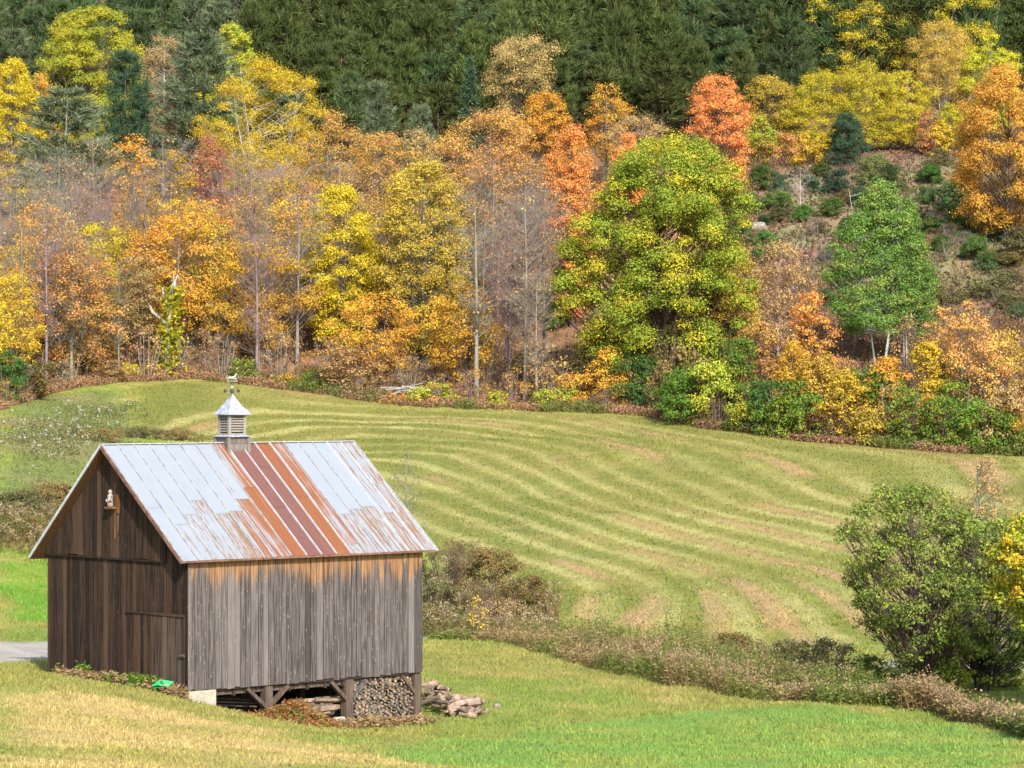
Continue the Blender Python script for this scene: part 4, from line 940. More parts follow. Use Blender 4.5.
T('slim', 133, 134, 284, 50, 'gold', 'grey', 'slender golden tree with grey stem below the dark blue green pine')
T('slim', 168, 150, 280, 46, 'yellow', 'grey', 'slender yellow tree with pale grey stem left of the dull red tree')
T('airy', 214, 134, 286, 56, 'red', 'grey', 'dull dark red thin tree left of the tall yellow birch')
T('bare', 236, 150, 272, 66, 'tan', 'mauve', 'nearly leafless mauve grey tree below the dull red tree')
T('airy', 328, 112, 280, 82, 'orange', 'grey', 'orange tinted airy tree right of the tall yellow birch', mix=.6)
T('vasey', 378, 132, 276, 62, 'orange', 'mauve', 'thin dusty orange tree left of the olive yellow tree', mix=.6)
T('airy', 412, 128, 280, 58, 'tan', 'mauve', 'thin brownish orange tree just behind the olive yellow tree', mix=.3)
T('oval', 345, 185, 255, 92, 'ygold', 'grey', 'bright yellow full crowned tree in the middle of the left wood', mix=.3)
T('oval', 424, 163, 252, 98, 'olive', 'grey', 'tall olive yellow tree beside the bright yellow tree', mix=.5)
T('low', 462, 284, 242, 84, 'gold', 'brown', 'golden orange low tree at the wood edge right of the olive yellow tree', mix=.4)
T('low', 376, 292, 243, 82, 'gold', 'brown', 'golden low tree at the wood edge under the bright yellow tree', mix=.5)
T('low', 258, 240, 252, 106, 'gold', 'grey', 'broad golden yellow tree at the wood edge above the barn cupola', mix=.3)
T('low', 70, 232, 242, 112, 'orange', 'grey', 'broad orange tree near the left edge at the foot of the wood', mix=.3)
T('vasey', 490, 112, 262, 88, 'orange', 'mauve', 'tall orange topped tree with bare grey lower limbs in the centre of the wood', mix=.6)
T('bare', 492, 150, 260, 70, 'tan', 'mauve', 'bare grey limbed tree just in front of the tall orange topped tree')
T('bare', 524, 160, 266, 56, 'graygreen', 'grey', 'bare grey tree left of the orange red maple')
T('vasey', 518, 36, 325, 82, 'tan', 'dark', 'golden brown oak like tree standing out against the dark pine stand', mix=.2)
T('oval', 540, 92, 312, 64, 'gold', 'brown', 'gold and orange tree directly below the golden brown tree', mix=.6)
T('flame', 572, 126, 264, 64, 'deep', 'brown', 'orange red maple left of the large green and yellow maple', cat='maple', mix=.3)
T('narrow', 628, 134, 298, 44, 'coral', 'brown', 'small coral orange tree peeping over the large green and yellow maple', cat='maple')
T('airy', 607, 82, 318, 48, 'gold', 'grey', 'pale gold tree below the pine stand above the orange red maple')
T('vasey', 644, 116, 310, 62, 'tan', 'grey', 'sparse tan gold tree at the foot of the pine trunks')
T('broad', 655, 137, 233, 180, 'maple', 'dark', 'large round maple turning from green to yellow at the wood edge', cat='maple', mix=.36)
T('flame', 725, 74, 300, 70, 'coral', 'brown', 'tall pointed coral red maple standing right of centre', cat='maple', mix=.35)
T('oval', 1008, 70, 282, 116, 'amber', 'brown', 'big orange maple at the right edge of the hillside clearing', cat='maple', mix=.5)
T('poplar', 880, 182, 240, 100, 'poplar', 'pale', 'tall green poplar with white trunks standing before the brown clearing', cat='poplar', mix=.35)
T('poplar', 907, 196, 241, 64, 'poplar', 'pale', 'second smaller green poplar touching the right side of the tall poplar', cat='poplar', mix=.4)
T('bare', 800, 168, 292, 22, 'tan', 'pale', 'small pale leafless sapling alone in the brown clearing', cat='young tree')
T('oval', 722, 232, 234, 74, 'olive', 'grey', 'olive tan small tree tucked against the right side of the large maple', mix=.6)
T('airy', 778, 240, 240, 66, 'tan', 'mauve', 'thin tan tree between the large maple and the green poplar', mix=.4)
T('oval', 770, 76, 332, 62, 'olive', 'brown', 'dark olive and yellow tree right of the coral red maple')
T('plume', 820, 70, 330, 74, 'ygreen', 'grey', 'leftmost of the three feathery yellow trees above the clearing', mix=.6)
T('plume', 864, 64, 329, 74, 'ygreen', 'grey', 'middle one of the three feathery yellow trees above the clearing', mix=.3)
T('plume', 904, 72, 330, 60, 'ygreen', 'grey', 'rightmost of the three feathery yellow trees above the clearing', mix=.6)
T('birch', 846, -34, 352, 92, 'ygreen', 'pale', 'tall yellow birch at the top of the photo right of the pines', cat='birch', mix=.6)
T('birch', 902, -30, 355, 96, 'ygreen', 'pale', 'tall yellow birch with several white stems at top of the photo, middle of three', cat='birch', mix=.6)
T('birch', 962, -24, 352, 92, 'ygreen', 'pale', 'tall yellow green birch nearest the top right corner of the photo', cat='birch', mix=.7)
T('birch', 944, 22, 338, 76, 'olive', 'pale', 'dusty yellow birch with white trunk above the orange maple', cat='birch', mix=.3)
T('oval', 990, 34, 336, 52, 'ygreen', 'grey', 'yellow green tree behind the top of the big orange maple', mix=.3)
T('spruce1', 470, 60, 322, 38, 'spruce', 'brown', 'narrow blue green spruce left of the golden brown tree', cat='spruce')
T('white2', 378, 84, 318, 50, 'gpine', 'brown', 'grey green young pine above the dusty orange tree', cat='pine')
T('white1', 421, 106, 312, 46, 'gpine', 'brown', 'smaller grey green young pine above the olive yellow tree', cat='pine')
T('white2', 478, -12, 348, 72, 'wpine', 'brown', 'soft blue green pine among the dark stand near top centre', cat='pine')
T('spruce2', 558, 252, 264, 30, 'dgreen', 'brown', 'small dark evergreen in the gap left of the large maple', cat='spruce')
T('ever', 850, 114, 320, 46, 'spruce', 'brown', 'bushy blue green spruce in front of the feathery yellow trees', cat='spruce', name='spruce_tree')
T('white3', 742, -10, 345, 90, 'wpine', 'brown', 'wide layered green pine above the coral red maple', cat='pine')
T('white1', 790, 20, 340, 70, 'wpine', 'brown', 'layered green pine left of the tall birches', cat='pine')

def shrub(px, top, off, wpx, key, col, label, mix=.4, bark='brown', cat='shrub', grp=None):
    d = ED(px) + off; return T(key, px, top, d, wpx, col, bark, label, cat=cat, mix=mix, group=grp, sink=.1)
for a in (
    (810, 132, 0, 46, 'shrub', 'yellow', 'round golden bush at the top of the clearing left of the blue green spruce'), (783, 132, 0, 44, 'tall', 'orange', 'orange bush right below the coral red maple'),
    (764, 116, 0, 34, 'tall', 'lime', 'yellow green bush just right of the coral red maple'), (928, 110, 0, 20, 'tall', 'red', 'tiny dark red bush at the top of the clearing'),
    (938, 122, 0, 32, 'shrub', 'yellow', 'small bright yellow bush at the top of the clearing left of the big orange maple'), (956, 102, 0, 40, 'shrub', 'ygreen', 'yellow green bush behind the small bright yellow bush')):
    T(a[4], a[0], a[1], 322 if a[0] < 900 else 325, a[3], a[5], 'brown', a[6], cat='shrub', sink=.1)
for a in (
    (686, 368, 1.5, 66, 'shrub', 'green', 'large fresh green bush at the foot of the large maple', .2), (737, 338, 5, 58, 'shrub', 'green', 'green bush right of the foot of the large maple', .3), (640, 352, 4, 54, 'shrub', 'dgreen', 'dark green bush under the large maple', .3),
    (612, 348, 4, 50, 'tall', 'gold', 'golden bush under the left side of the large maple', .5), (775, 380, 1.5, 52, 'shrub', 'dgreen', 'dark green shrub at the wood edge below the thin tan tree', .4), (806, 392, 1, 50, 'shrub', 'green', 'green shrub at the meadow edge left of the poplar stems', .5),
    (762, 318, 9, 50, 'tall', 'orange', 'orange bush behind the green bush right of the large maple', .4), (812, 288, 11, 56, 'tall', 'deep', 'rust orange bush left of the poplar stems', .5), (796, 340, 6, 44, 'shrub', 'gold', 'gold bush under the rust orange bush', .4),
    (832, 352, 5, 52, 'shrub', 'olive', 'olive bush in front of the poplar stems', .6), (850, 372, 3, 54, 'tall', 'yellow', 'yellow bush in front of the green poplar', .5), (884, 356, 5, 52, 'shrub', 'gold', 'gold and orange bush right of the poplar stems', .6),
    (908, 312, 12, 52, 'twig', 'rust', 'reddish brown twiggy bush below the right poplar', .5), (908, 385, 2, 46, 'tall', 'green', 'green bush low at the meadow edge right of the poplar', .5), (928, 340, 7, 54, 'shrub', 'yellow', 'lime yellow bush left of the salmon orange young trees', .4),
    (872, 405, 1, 46, 'shrub', 'olive', 'olive green low shrub at the meadow edge below the poplar', .5), (840, 408, 1, 44, 'twig', 'graygreen', 'grey green twiggy shrub at the meadow edge', .5), (940, 395, 1.5, 50, 'shrub', 'green', 'green shrub at the meadow edge below the lime yellow bush', .4),
    (980, 398, 1.5, 54, 'shrub', 'green', 'green shrub at the meadow edge below the salmon orange young trees', .4), (1012, 385, 2, 46, 'shrub', 'tan', 'tan shrub at the right edge of the photo by the meadow', .4), (1010, 410, 1, 40, 'shrub', 'green', 'low green shrub at the right end of the meadow edge', .3),
    (720, 398, 1.0, 46, 'twig', 'brush', 'dull brown twiggy shrub right of the large fresh green bush', .5), (752, 402, 1, 40, 'shrub', 'lime', 'low yellow green shrub at the meadow edge below the orange bush', .5), (665, 322, 7, 50, 'twig', 'brush', 'grey arching twiggy shrub under the large maple', .5),
    (434, 380, 1.2, 42, 'shrub', 'lime', 'bright lime bush at the meadow edge under the golden low tree', .4), (498, 391, 1, 24, 'shrub', 'lime', 'tiny bright lime bush alone at the meadow edge', .4), (551, 386, 1.5, 46, 'shrub', 'lime', 'bright green bush at the meadow edge left of the large maple', .2),
    (318, 368, 1.5, 28, 'tall', 'green', 'small green bush at the wood edge right of the weathervane', .3), (248, 358, 2, 36, 'shrub', 'green', 'green bush at the wood edge just right of the weathervane', .4), (128, 362, 2, 36, 'shrub', 'ygreen', 'yellow green bush at the top left corner of the meadow', .4),
    (5, 350, 3, 40, 'shrub', 'dgreen', 'dark green bush at the left edge of the photo by the wood', .2), (160, 262, 10, 40, 'shrub', 'ygreen', 'yellow green ivy tangle beside the pale broken snag', .5), (178, 290, 9, 40, 'shrub', 'dgreen', 'dark green evergreen clump behind the pale broken snag', .2),
    (395, 392, .8, 30, 'shrub', 'gold', 'small gold bush at the meadow edge under the golden tree', .5), (425, 398, .6, 26, 'tall', 'orange', 'small orange bush at the meadow edge in the middle', .5), (282, 372, 1.2, 34, 'shrub', 'olive', 'olive bush at the wood edge below the broad golden yellow tree', .5),
    (350, 380, 1, 36, 'twig', 'rust', 'russet twiggy bush at the wood edge under the bright yellow tree', .5), (600, 395, 1, 40, 'twig', 'brush', 'brown twiggy bush at the meadow edge left of the large fresh green bush', .4), (575, 372, 4, 44, 'tall', 'gold', 'golden bush behind the bright green bush left of the large maple', .5)):
    shrub(*a[:6], a[6], mix=a[7])
for i, (px, top, off, w, key, col, lab) in enumerate(((962, 300, 9, 50, 'airy', 'salmon', 'salmon orange young tree at right, the one nearest the poplar'), (985, 312, 8, 52, 'airy', 'salmon', 'salmon orange young tree at right, the one nearest the edge of the photo'), (940, 308, 11, 40, 'slim', 'orange', 'orange young tree left of the salmon orange pair'), (1005, 330, 10, 48, 'slim', 'olive', 'olive young tree at the right edge beside the salmon orange pair'))):
    T(key, px, top, ED(px) + off, w, col, 'mauve', lab, cat='young tree', mix=.4)

# dark little evergreens dotted over the clearing: one label for those nothing tells apart
for i, (px, top, w) in enumerate(((745, 192, 30), (767, 236, 30), (776, 206, 22), (742, 222, 26), (838, 170, 34), (828, 198, 26), (872, 158, 34), (886, 166, 28), (862, 190, 24), (930, 164, 28), (938, 148, 24), (962, 176, 46), (992, 196, 34), (958, 208, 28), (1014, 232, 42), (1019, 305, 30), (832, 246, 20), (758, 170, 28), (902, 180, 18), (925, 186, 22), (812, 176, 22), (975, 240, 30), (757, 262, 20), (905, 206, 18), (1000, 222, 26), (940, 236, 22), (728, 250, 24), (850, 214, 24), (782, 178, 20), (800, 208, 20), (846, 232, 16), (916, 220, 18), (890, 200, 16), (985, 214, 24), (818, 222, 16))):
    x, y, g = ground_at(px, top + w * .75); ww = w / F_PX * y
    plant('bush%d' % (1 + i % 3), x, y, ww * tq.uniform(.65, .95), ww, ('spruce', 'dgreen', 'graygreen', 'wpine')[i % 4], 'brown', 'low dark blue green evergreen bush growing on the brown hillside clearing', 'evergreen bush', 'evergreen bushes on the clearing', sink=.1, jit=.14)
for i, (px, top, d, w) in enumerate(((920, 252, 262, 46), (960, 262, 258, 40), (990, 270, 255, 46), (845, 268, 262, 36), (805, 262, 258, 40), (945, 280, 250, 40), (1015, 268, 262, 30))):
    x, y, g = ground_at(px, top + w * .6); plant(('twig1', 'twig2', 'shrub2')[i % 3], x, y, w * .62 / F_PX * y, w / F_PX * y, ('brush', 'tan', 'graygreen')[i % 3], 'brown', 'dull brown twiggy shrub in the rough grass on the lower clearing', 'shrub', 'twiggy shrubs on the lower clearing', sink=.1, mix=.5)

cq = random.Random(15)
for i in range(85):
    px = cq.uniform(735, 1030); py = cq.uniform(165, 330); x, y, g = ground_at(px, py)
    if poly_sd(CLEAR, np.array([x]), np.array([y]))[0] < -3 and y < 250: continue
    ww = cq.uniform(1.0, 3.2)
    plant(cq.choice(('bush1', 'bush3', 'twig1', 'twig2', 'shrub2', 'twig1')), x, y, ww * cq.uniform(.4, .8), ww, cq.choice(('graygreen', 'dull', 'wpine', 'graygreen', 'brush', 'dgreen')), 'mauve', 'small grey green or brown scrub bush among the rough grass of the clearing', 'scrub bush', 'scrub bushes on the clearing', sink=.12, jit=.14, name='shrub', mix=.5)
# ---- the rest of the wood: young autumn trees and bare stems that fill it
rq = random.Random(5); placed = []
def free(x, y, r):
    for (a, b) in placed:
        if (a - x) ** 2 + (b - y) ** 2 < r * r: return False
    placed.append((x, y)); return True
n = 0; tries = 0
while n < 92 and tries < 4000:
    tries += 1; px = rq.uniform(-60, 600); d = ED(max(0, min(1000, px))) + 3 + 62 * rq.random() ** .9; x = (px - CX) / F_PX * d
    if 492 < px < 640: continue
    if (px < 120 and d > 256) or (px < 310 and d > 272) or d > 287: continue
    if (215 < px < 505 and d < 262) or (20 < px < 120 and d < 248): continue
    if not free(x, d, 2.6): continue
    r = rq.random(); col = 'orange' if r < .17 else 'gold' if r < .42 else 'ygold' if r < .58 else 'tan' if r < .78 else 'rust' if r < .88 else 'olive'
    key = rq.choice(('slim1', 'slim2', 'slim3', 'airy1', 'airy2', 'slim1', 'slim3')); hh = rq.uniform(8, 13.5); n += 1
    plant(key, x, d, hh, hh * rq.uniform(.34, .50), col, rq.choice(('grey', 'mauve', 'brown', 'mauve')), 'thin young autumn tree with orange or gold leaves inside the left wood', 'young tree', 'young autumn trees of the left wood', mix=.5, name='young_tree', jit=.10)
n = 0; tries = 0
while n < 64 and tries < 4000:
    tries += 1; px = rq.uniform(-60, 640); d = ED(max(0, min(1000, px))) + 2 + 58 * rq.random(); x = (px - CX) / F_PX * d
    if px > 545 or d > 284 or (px < 300 and d > 276) or (300 < px < 475 and d < 257): continue
    if not free(x, d, 2.2): continue
    hh = rq.uniform(9, 16.5); n += 1
    plant(rq.choice(('bare1', 'bare2', 'bare3', 'bare3')), x, d, hh, hh * rq.uniform(.28, .42), rq.choice(('tan', 'rust', 'orange')), rq.choice(('mauve', 'grey', 'mauve')), 'bare grey stemmed tree among the autumn trees of the left wood', 'bare tree', 'bare trees of the left wood', name='bare_tree')
n = 0; tries = 0
while n < 46 and tries < 3000:
    tries += 1; px = rq.uniform(-60, 620); d = ED(max(0, min(1000, px))) + .8 + 14 * rq.random() ** 1.5; x = (px - CX) / F_PX * d
    if not free(x, d, 1.5): continue
    n += 1; hh = rq.uniform(1.6, 4.2)
    plant(rq.choice(('twig1', 'twig2', 'twig1', 'shrub3')), x, d, hh, hh * rq.uniform(.9, 1.3), rq.choice(('rust', 'tan', 'orange', 'brush', 'gold')), 'mauve', 'russet and brown understorey bush along the foot of the left wood', 'bush', 'understorey bushes of the left wood', name='shrub', sink=.1, jit=.1)
n = 0; tries = 0
while n < 44 and tries < 3000:
    tries += 1; px = rq.uniform(640, 1075); d = ED(max(0, min(1020, px))) + 1.5 + 20 * rq.random() ** 1.3; x = (px - CX) / F_PX * d
    if not free(x, d, 1.6): continue
    n += 1; hh = rq.uniform(2.2, 5.4)
    plant(rq.choice(('shrub1', 'shrub2', 'shrub3', 'twig1', 'slim2')), x, d, hh, hh * rq.uniform(.7, 1.0), rq.choice(('green', 'olive', 'gold', 'green', 'dgreen', 'brush', 'lime', 'dull', 'rust')), 'mauve', 'mixed green and autumn coloured thicket bush along the right wood edge', 'bush', 'thicket bushes of the right wood edge', name='shrub', sink=.1, mix=.5, jit=.1)
# the dark pine stand
rows = ((336, 5.2, .62), (343, 5.0, .78), (351, 5.0, .9), (361, 5.2, 1.0), (374, 5.8, 1.0), (392, 6.5, 1.0))
for ri, (d, step, f) in enumerate(rows):
    x = (150 if ri else 240) and ((235 - CX) / F_PX * d) - ri * 2.0
    xe = (775 - CX) / F_PX * d
    while x < xe:
        xx = x + rq.uniform(-1.2, 1.2); yy = d + rq.uniform(-2.5, 2.5); hh = rq.uniform(13.5, 18) * (f if ri > 1 else f * rq.uniform(.85, 1.35))
        plant('red%d' % rq.randint(1, 4), xx, yy, hh, rq.uniform(4.8, 6.4) * (.75 + .25 * f), rq.choice(('pine',) * 9 + ('wpine',)), 'brown', 'dark green tufted pine in the dense stand along the top of the hill', 'pine', 'pines of the dense hilltop stand', mix=.35, jit=.08)
        x += step * rq.uniform(.68, 1.02)
for i in range(36):
    d = 340 + 12 * (i % 4) + rq.uniform(-3, 3); px = -50 + (i // 4) * 34 + rq.uniform(-16, 16); x = (px - CX) / F_PX * d
    plant('white%d' % rq.randint(1, 3), x, d, rq.uniform(14, 18), rq.uniform(7.5, 9.5), rq.choice(('wpine', 'gpine', 'wpine')), 'brown', 'soft green feathery pine along the top left of the hill', 'pine', 'feathery pines at the top left', mix=.4)
for i in range(36):
    d = 352 + 13 * (i % 4); px = 786 + (i // 4) * 33 + rq.uniform(-12, 12); x = (px - CX) / F_PX * d
    plant(rq.choice(('red1', 'white1', 'red3')), x, d, rq.uniform(13, 17), rq.uniform(6.5, 9), rq.choice(('pine', 'wpine')), 'brown', 'dark pine behind the tall yellow birches at the top right', 'pine', 'pines behind the birches', mix=.3)

# ---- plants of the near valley
T('near', 934, 488, 98, 164, 'ngreen', 'dark', 'bushy many stemmed green tree behind the dry weeds at lower right', mix=.45, name='bushy_tree')
T('near', 985, 520, 100, 120, 'ngreen', 'dark', 'second bushy green tree merging with the right side of the many stemmed one', mix=.35, name='bushy_tree')
T('nearb', 1072, 496, 92, 160, 'patch', 'brown', 'yellow green tree with orange leaf patches cut by the right edge of the photo', mix=.35)
T('wisp', 985, 455, 120, 52, 'tan', 'mauve', 'thin orange young tree rising behind the bushy green tree', cat='young tree', mix=.2)
for (px, top, d, w, key, col, lab) in (
    (828, 640, 104, 76, 'brush', 'graygreen', 'dark grey green bush at the left foot of the bushy green tree'), (868, 655, 101, 50, 'brush', 'green', 'low green bush under the left side of the bushy green tree'), (780, 640, 109, 60, 'brush', 'graygreen', 'olive bush in the weedy ditch left of the dark grey green bush'),
    (740, 632, 112, 60, 'brush', 'brush', 'olive brown bush in the middle of the weedy ditch'), (1000, 655, 101, 60, 'brush', 'green', 'low green bush under the right side of the bushy green tree'), (955, 664, 99, 50, 'brush', 'lime', 'light green low bush under the middle of the bushy green tree'),
    (446, 548, 138, 64, 'brushb', 'brush', 'reddish brown twiggy bush behind the right corner of the barn'), (490, 548, 141, 80, 'brush', 'dull', 'tall olive bush at the top of the thicket right of the barn'), (438, 578, 130, 54, 'brush', 'graygreen', 'grey green bush closest to the right corner of the barn'),
    (476, 580, 131, 66, 'brushb', 'brush', 'brown twiggy bush in the middle of the thicket right of the barn'), (520, 575, 133, 66, 'brush', 'brush', 'dull olive bush at the right end of the thicket beside the barn'), (500, 598, 127, 60, 'brushb', 'tan', 'tan twiggy bush low in the thicket right of the barn'), (446, 606, 125, 46, 'brush', 'dull', 'yellow olive low bush at the lawn edge right of the barn'),
    (465, 540, 143, 60, 'brushb', 'brush', 'pale bare twiggy bush at the back of the thicket right of the barn'), (412, 556, 140, 50, 'brush', 'graygreen', 'grey bush half hidden by the right corner of the barn'),
    (14, 490, 139, 70, 'brush', 'graygreen', 'grey green bush at the left edge of the photo behind the lawn'), (52, 482, 142, 66, 'brush', 'dull', 'olive bush left of the barn gable'), (30, 515, 132, 60, 'brush', 'dull', 'yellow olive low bush at the back of the bright lawn left of the barn'), (78, 500, 136, 56, 'brushb', 'brush', 'brown twiggy bush touching the outline of the barn gable'), (-8, 520, 131, 56, 'brush', 'graygreen', 'dull bush cut by the left edge of the photo at the back of the lawn'),
    (96, 448, 200, 60, 'brush', 'dull', 'low olive bush on the left slope above the barn roof'), (140, 438, 205, 56, 'brush', 'graygreen', 'low grey green bush just over the barn ridge left of the cupola'), (178, 440, 206, 50, 'brush', 'dull', 'low yellow green bush over the barn ridge nearest the cupola')):
    T(key, px, top, d, w, col, 'brown', lab, cat='bush', mix=.5, sink=.05, name='bush')
T('sapling', 406, 452, 132, 40, 'graygreen', 'mauve', 'bare thin sapling rising behind the right end of the barn roof', cat='young tree')
T('wisp', 477, 597, 121, 16, 'yellow', 'grey', 'tiny bright yellow sapling in the thicket right of the barn', cat='young tree')

# pale broken snag in the left wood
x, y, g = at(166, 246); sn = empty('dead_snag', (x, y, g - .3)); tag(sn, 'pale broken dead tree trunk wrapped in ivy in the left wood', 'dead tree')
m = MB(); m.tube([(0, 0, 0), (.15, 0, 4), (.4, 0, 7.0), (.6, .1, 7.7), (.72, .1, 8.2)], [.26, .22, .20, .21, .12], 7); m.tube([(.65, .05, 7.9), (.95, .1, 8.7)], [.13, .03], 5); m.tube([(.6, .05, 8.0), (.62, .0, 8.8)], [.10, .02], 5); m.build('trunk', M['snag'], sn, True)
m = MB(); m.tube([(.3, 0, 6.0), (-.2, .1, 6.8), (-.3, .1, 7.6)], [.15, .12, .06], 8); m.tube([(.1, 0, 4.6), (-1.1, .1, 5.6), (-1.5, .1, 6.4)], [.16, .14, .06], 8); m.build('limb', M['snag'], sn, True)
g_ = np.random.default_rng(77); nC = 900; tt = g_.random(nC); Cc = np.stack([.1 + .6 * tt + g_.normal(0, .5, nC), g_.normal(-.35, .35, nC), .5 + tt * 7.2], -1)
V, Q, A = leaves_np(Cc, g_.normal(size=(nC, 3)) + np.array([0, -.6, .5]), .32, g_)
iv = link('ivy', mesh_np('ivy', V, quads=Q, mats=[M['leaf']], fattr=A), sn); iv.color = (.2, .25, .02, 1); iv['alt'] = [.38, .33, .02]; iv['mixv'] = .5
# grey brush heap at the wood edge
x, y, g = at(414, ED(414) + 2.5); m = MB()
for k in range(40):
    a = rq.uniform(0, 3.14); L_ = rq.uniform(.7, 1.7); c = Vector((rq.uniform(-1.6, 1.6), rq.uniform(-.5, .5), rq.uniform(.2, 1.0))); dv = Vector((math.cos(a), math.sin(a) * .5, rq.uniform(-.3, .35))).normalized() * L_
    m.tube([c - dv, c + Vector((0, 0, .12)), c + dv], [.05, .04, .012], 5)
o = m.build('brush_heap', M['snag']); o.location = (x, y, g); tag(o, 'heap of grey dead branches at the meadow edge under the golden low tree', 'branch heap')

# ------------------------------------------------------------------ uncountable cover: grass, dry weeds, undergrowth, seed fluff
def stuff(name, V, Q, A, label, cat, m='stem'):
    me = mesh_np(name, V, quads=Q, mats=[M[m]], fattr=A); return tag(link(name, me), label, cat, kind='stuff')
def blades(P, hgt, wid, lean, rng, taper=.25):
    n = len(P); a = rng.uniform(0, math.pi, n); sd = np.stack([np.cos(a), np.sin(a), np.zeros(n)], -1) * (wid * .5)[:, None]
    tip = P + np.stack([rng.normal(0, 1, n) * lean * hgt, rng.normal(0, 1, n) * lean * hgt, hgt], -1)
    return np.stack([P - sd, P + sd, tip + sd * taper, tip - sd * taper], 1).reshape(-1, 3)
g = np.random.default_rng(31)
# lawn and meadow grass
xs = []; ys = []
n = 300000; d = g.uniform(44, 128, n) ; px = g.uniform(-30, 1054, n); x = (px - CX) / F_PX * d; y = d; keep = g.random(n) < (d / 128) ** .3
x, y = x[keep], y[keep]
n2 = 190000; d = np.sqrt(g.uniform(125 ** 2, 245 ** 2, n2)); px = g.uniform(-20, 1044, n2); x2 = (px - CX) / F_PX * d; k2 = past_edge(x2, d) < .5
x = np.concatenate([x, x2[k2]]); y = np.concatenate([y, d[k2]]); z = H(x, y)
bx = (x - BO[0]) * U[0] + (y - BO[1]) * U[1]; by = (x - BO[0]) * Vv[0] + (y - BO[1]) * Vv[1]
ok = ~((bx > -.15) & (bx < BL + .1) & (by > -.15) & (by < BW + .1))
gr = np.maximum.reduce([poly_sd(P, x, y) for P in (GRAVEL_L, GRAVEL_M, GRAVEL_R)]); ok &= gr < .1
x, y, z = x[ok], y[ok], z[ok]; n = len(x); far = y > 125
tall = fbm(x / 1.3, y / 1.3, 61, 3); hg = np.where(far, .07, .075) * (.4 + 1.3 * tall) * g.uniform(.6, 1.4, n) * np.clip(y / 80, .75, 1.2); wd2 = np.where(far, .085, .032) * g.uniform(.7, 1.3, n)
V = blades(np.stack([x, y, z - .015], -1), hg, wd2, .45, g, .35)
A = ground_colour(x, y) * (np.where(far, g.uniform(.88, 1.15, n), g.uniform(.8, 1.25, n)) * (.85 + .3 * tall))[:, None]; st = g.random(n) < np.where(far, .02, .07); A[st] = A[st] * .5 + np.array([.30, .25, .11]) * .6
stuff('grass', V, np.arange(n * 4).reshape(-1, 4), A, 'short mown grass covering the lawn and the meadow', 'grass', 'blade')

def weeds(name, bases, hts, cols, plume, pcol, label, seed, lw=.05, nleaf=9, cat='weeds'):
    """stalks with narrow leaves and feathery seed heads"""
    g = np.random.default_rng(seed); n = len(bases); P = np.asarray(bases); hts = np.asarray(hts)
    tipd = g.normal(0, .16, (n, 2)) * hts[:, None]; a = g.uniform(0, math.pi, n); sd = np.stack([np.cos(a), np.sin(a), np.zeros(n)], -1) * .011
    tip = P + np.concatenate([tipd, hts[:, None]], 1)
    V = [np.stack([P - sd, P + sd, tip + sd * .5, tip - sd * .5], 1).reshape(-1, 3)]; A = [cols * .9]
    t = g.uniform(.12, .95, (n, nleaf)); C = P[:, None] * (1 - t[..., None]) + tip[:, None] * t[..., None]; C = C.reshape(-1, 3); m = len(C)
    dv = g.normal(size=(m, 3)); dv[:, 2] = g.normal(.15, .4, m); dv /= np.linalg.norm(dv, axis=1)[:, None]; s2 = np.cross(dv, g.normal(size=(m, 3))); s2 /= np.linalg.norm(s2, axis=1)[:, None]
    ln = g.uniform(.08, .2, m)[:, None]; V.append(np.stack([C, C + dv * ln * .5 + s2 * lw * .45, C + dv * ln, C + dv * ln * .5 - s2 * lw * .45], 1).reshape(-1, 3))
    A.append(np.repeat(cols, nleaf, 0) * g.uniform(.65, 1.35, (m, 1)))
    if plume is not None:
        w = np.where(plume)[0]; q = 16; C = np.repeat(tip[w], q, 0); m = len(C); C = C + g.normal(0, 1, (m, 3)) * np.array([.07, .07, .085]); 
        Vp, Qp, _ = leaves_np(C, g.normal(size=(m, 3)), .065, g, .7); V.append(Vp); A.append(np.repeat(pcol[w], q, 0) * g.uniform(.7, 1.3, (m, 1)))
    V = np.concatenate(V); return stuff(name, V, np.arange(len(V)).reshape(-1, 4), np.concatenate(A), label, cat)
LOWB = np.array([(425, 640), (500, 643), (560, 661), (620, 677), (700, 691), (830, 705), (870, 706), (930, 714), (1024, 740), (1060, 750)], float)
LOWD = np.array([ground_at(min(1023, p[0]), p[1])[1] for p in LOWB])
g = np.random.default_rng(41); n = 7000; px = g.uniform(430, 1060, n); d0 = np.interp(px, LOWB[:, 0], LOWD)
depth = np.interp(px, [430, 520, 600, 700, 830, 900, 1060], [9, 10, 12, 13, 8, 4, 4.5]); f = g.random(n) ** 1.25; d = d0 + .15 + f * depth + (fbm(px / 22, px * 0, 8, 2) - .5) * 1.6
x = (px - CX) / F_PX * d; z = H(x, d); cl = fbm(x / 1.5, d / 1.5, 15, 3); clump = fbm(x / 4, d / 4, 18, 2)
ht = .82 * (.35 + 1.2 * cl) * np.where(f < .25, .95, 1.0) * (.75 + .5 * g.random(n)); ht *= np.where((f > .4) & (px > 590) & (px < 860), 1.45, 1.0); ht *= np.interp(px, [430, 500, 600, 690, 800, 900, 1060], [.5, .62, 1.0, .95, .62, .66, .85]) * (.30 + 1.35 * fbm(x / 2.2, d / 2.2, 13, 2))
base = mixc(np.tile(C3(.27, .205, .095), (n, 1)), C3(.17, .20, .055), sstep(.40, .56, clump)); base = mixc(base, C3(.13, .165, .045), sstep(.35, .9, f) * sstep(.4, .6, cl))
base = mixc(base, C3(.22, .12, .06), ((px > 895) & (px < 960)) * .5 * g.random(n))
pl = (g.random(n) < np.where(((px > 590) & (px < 815) & (f < .45)) | ((px > 870) & (f < .5)), .32, .05))
pc = mixc(np.tile(C3(.31, .205, .13), (n, 1)), C3(.36, .27, .16), g.random(n))
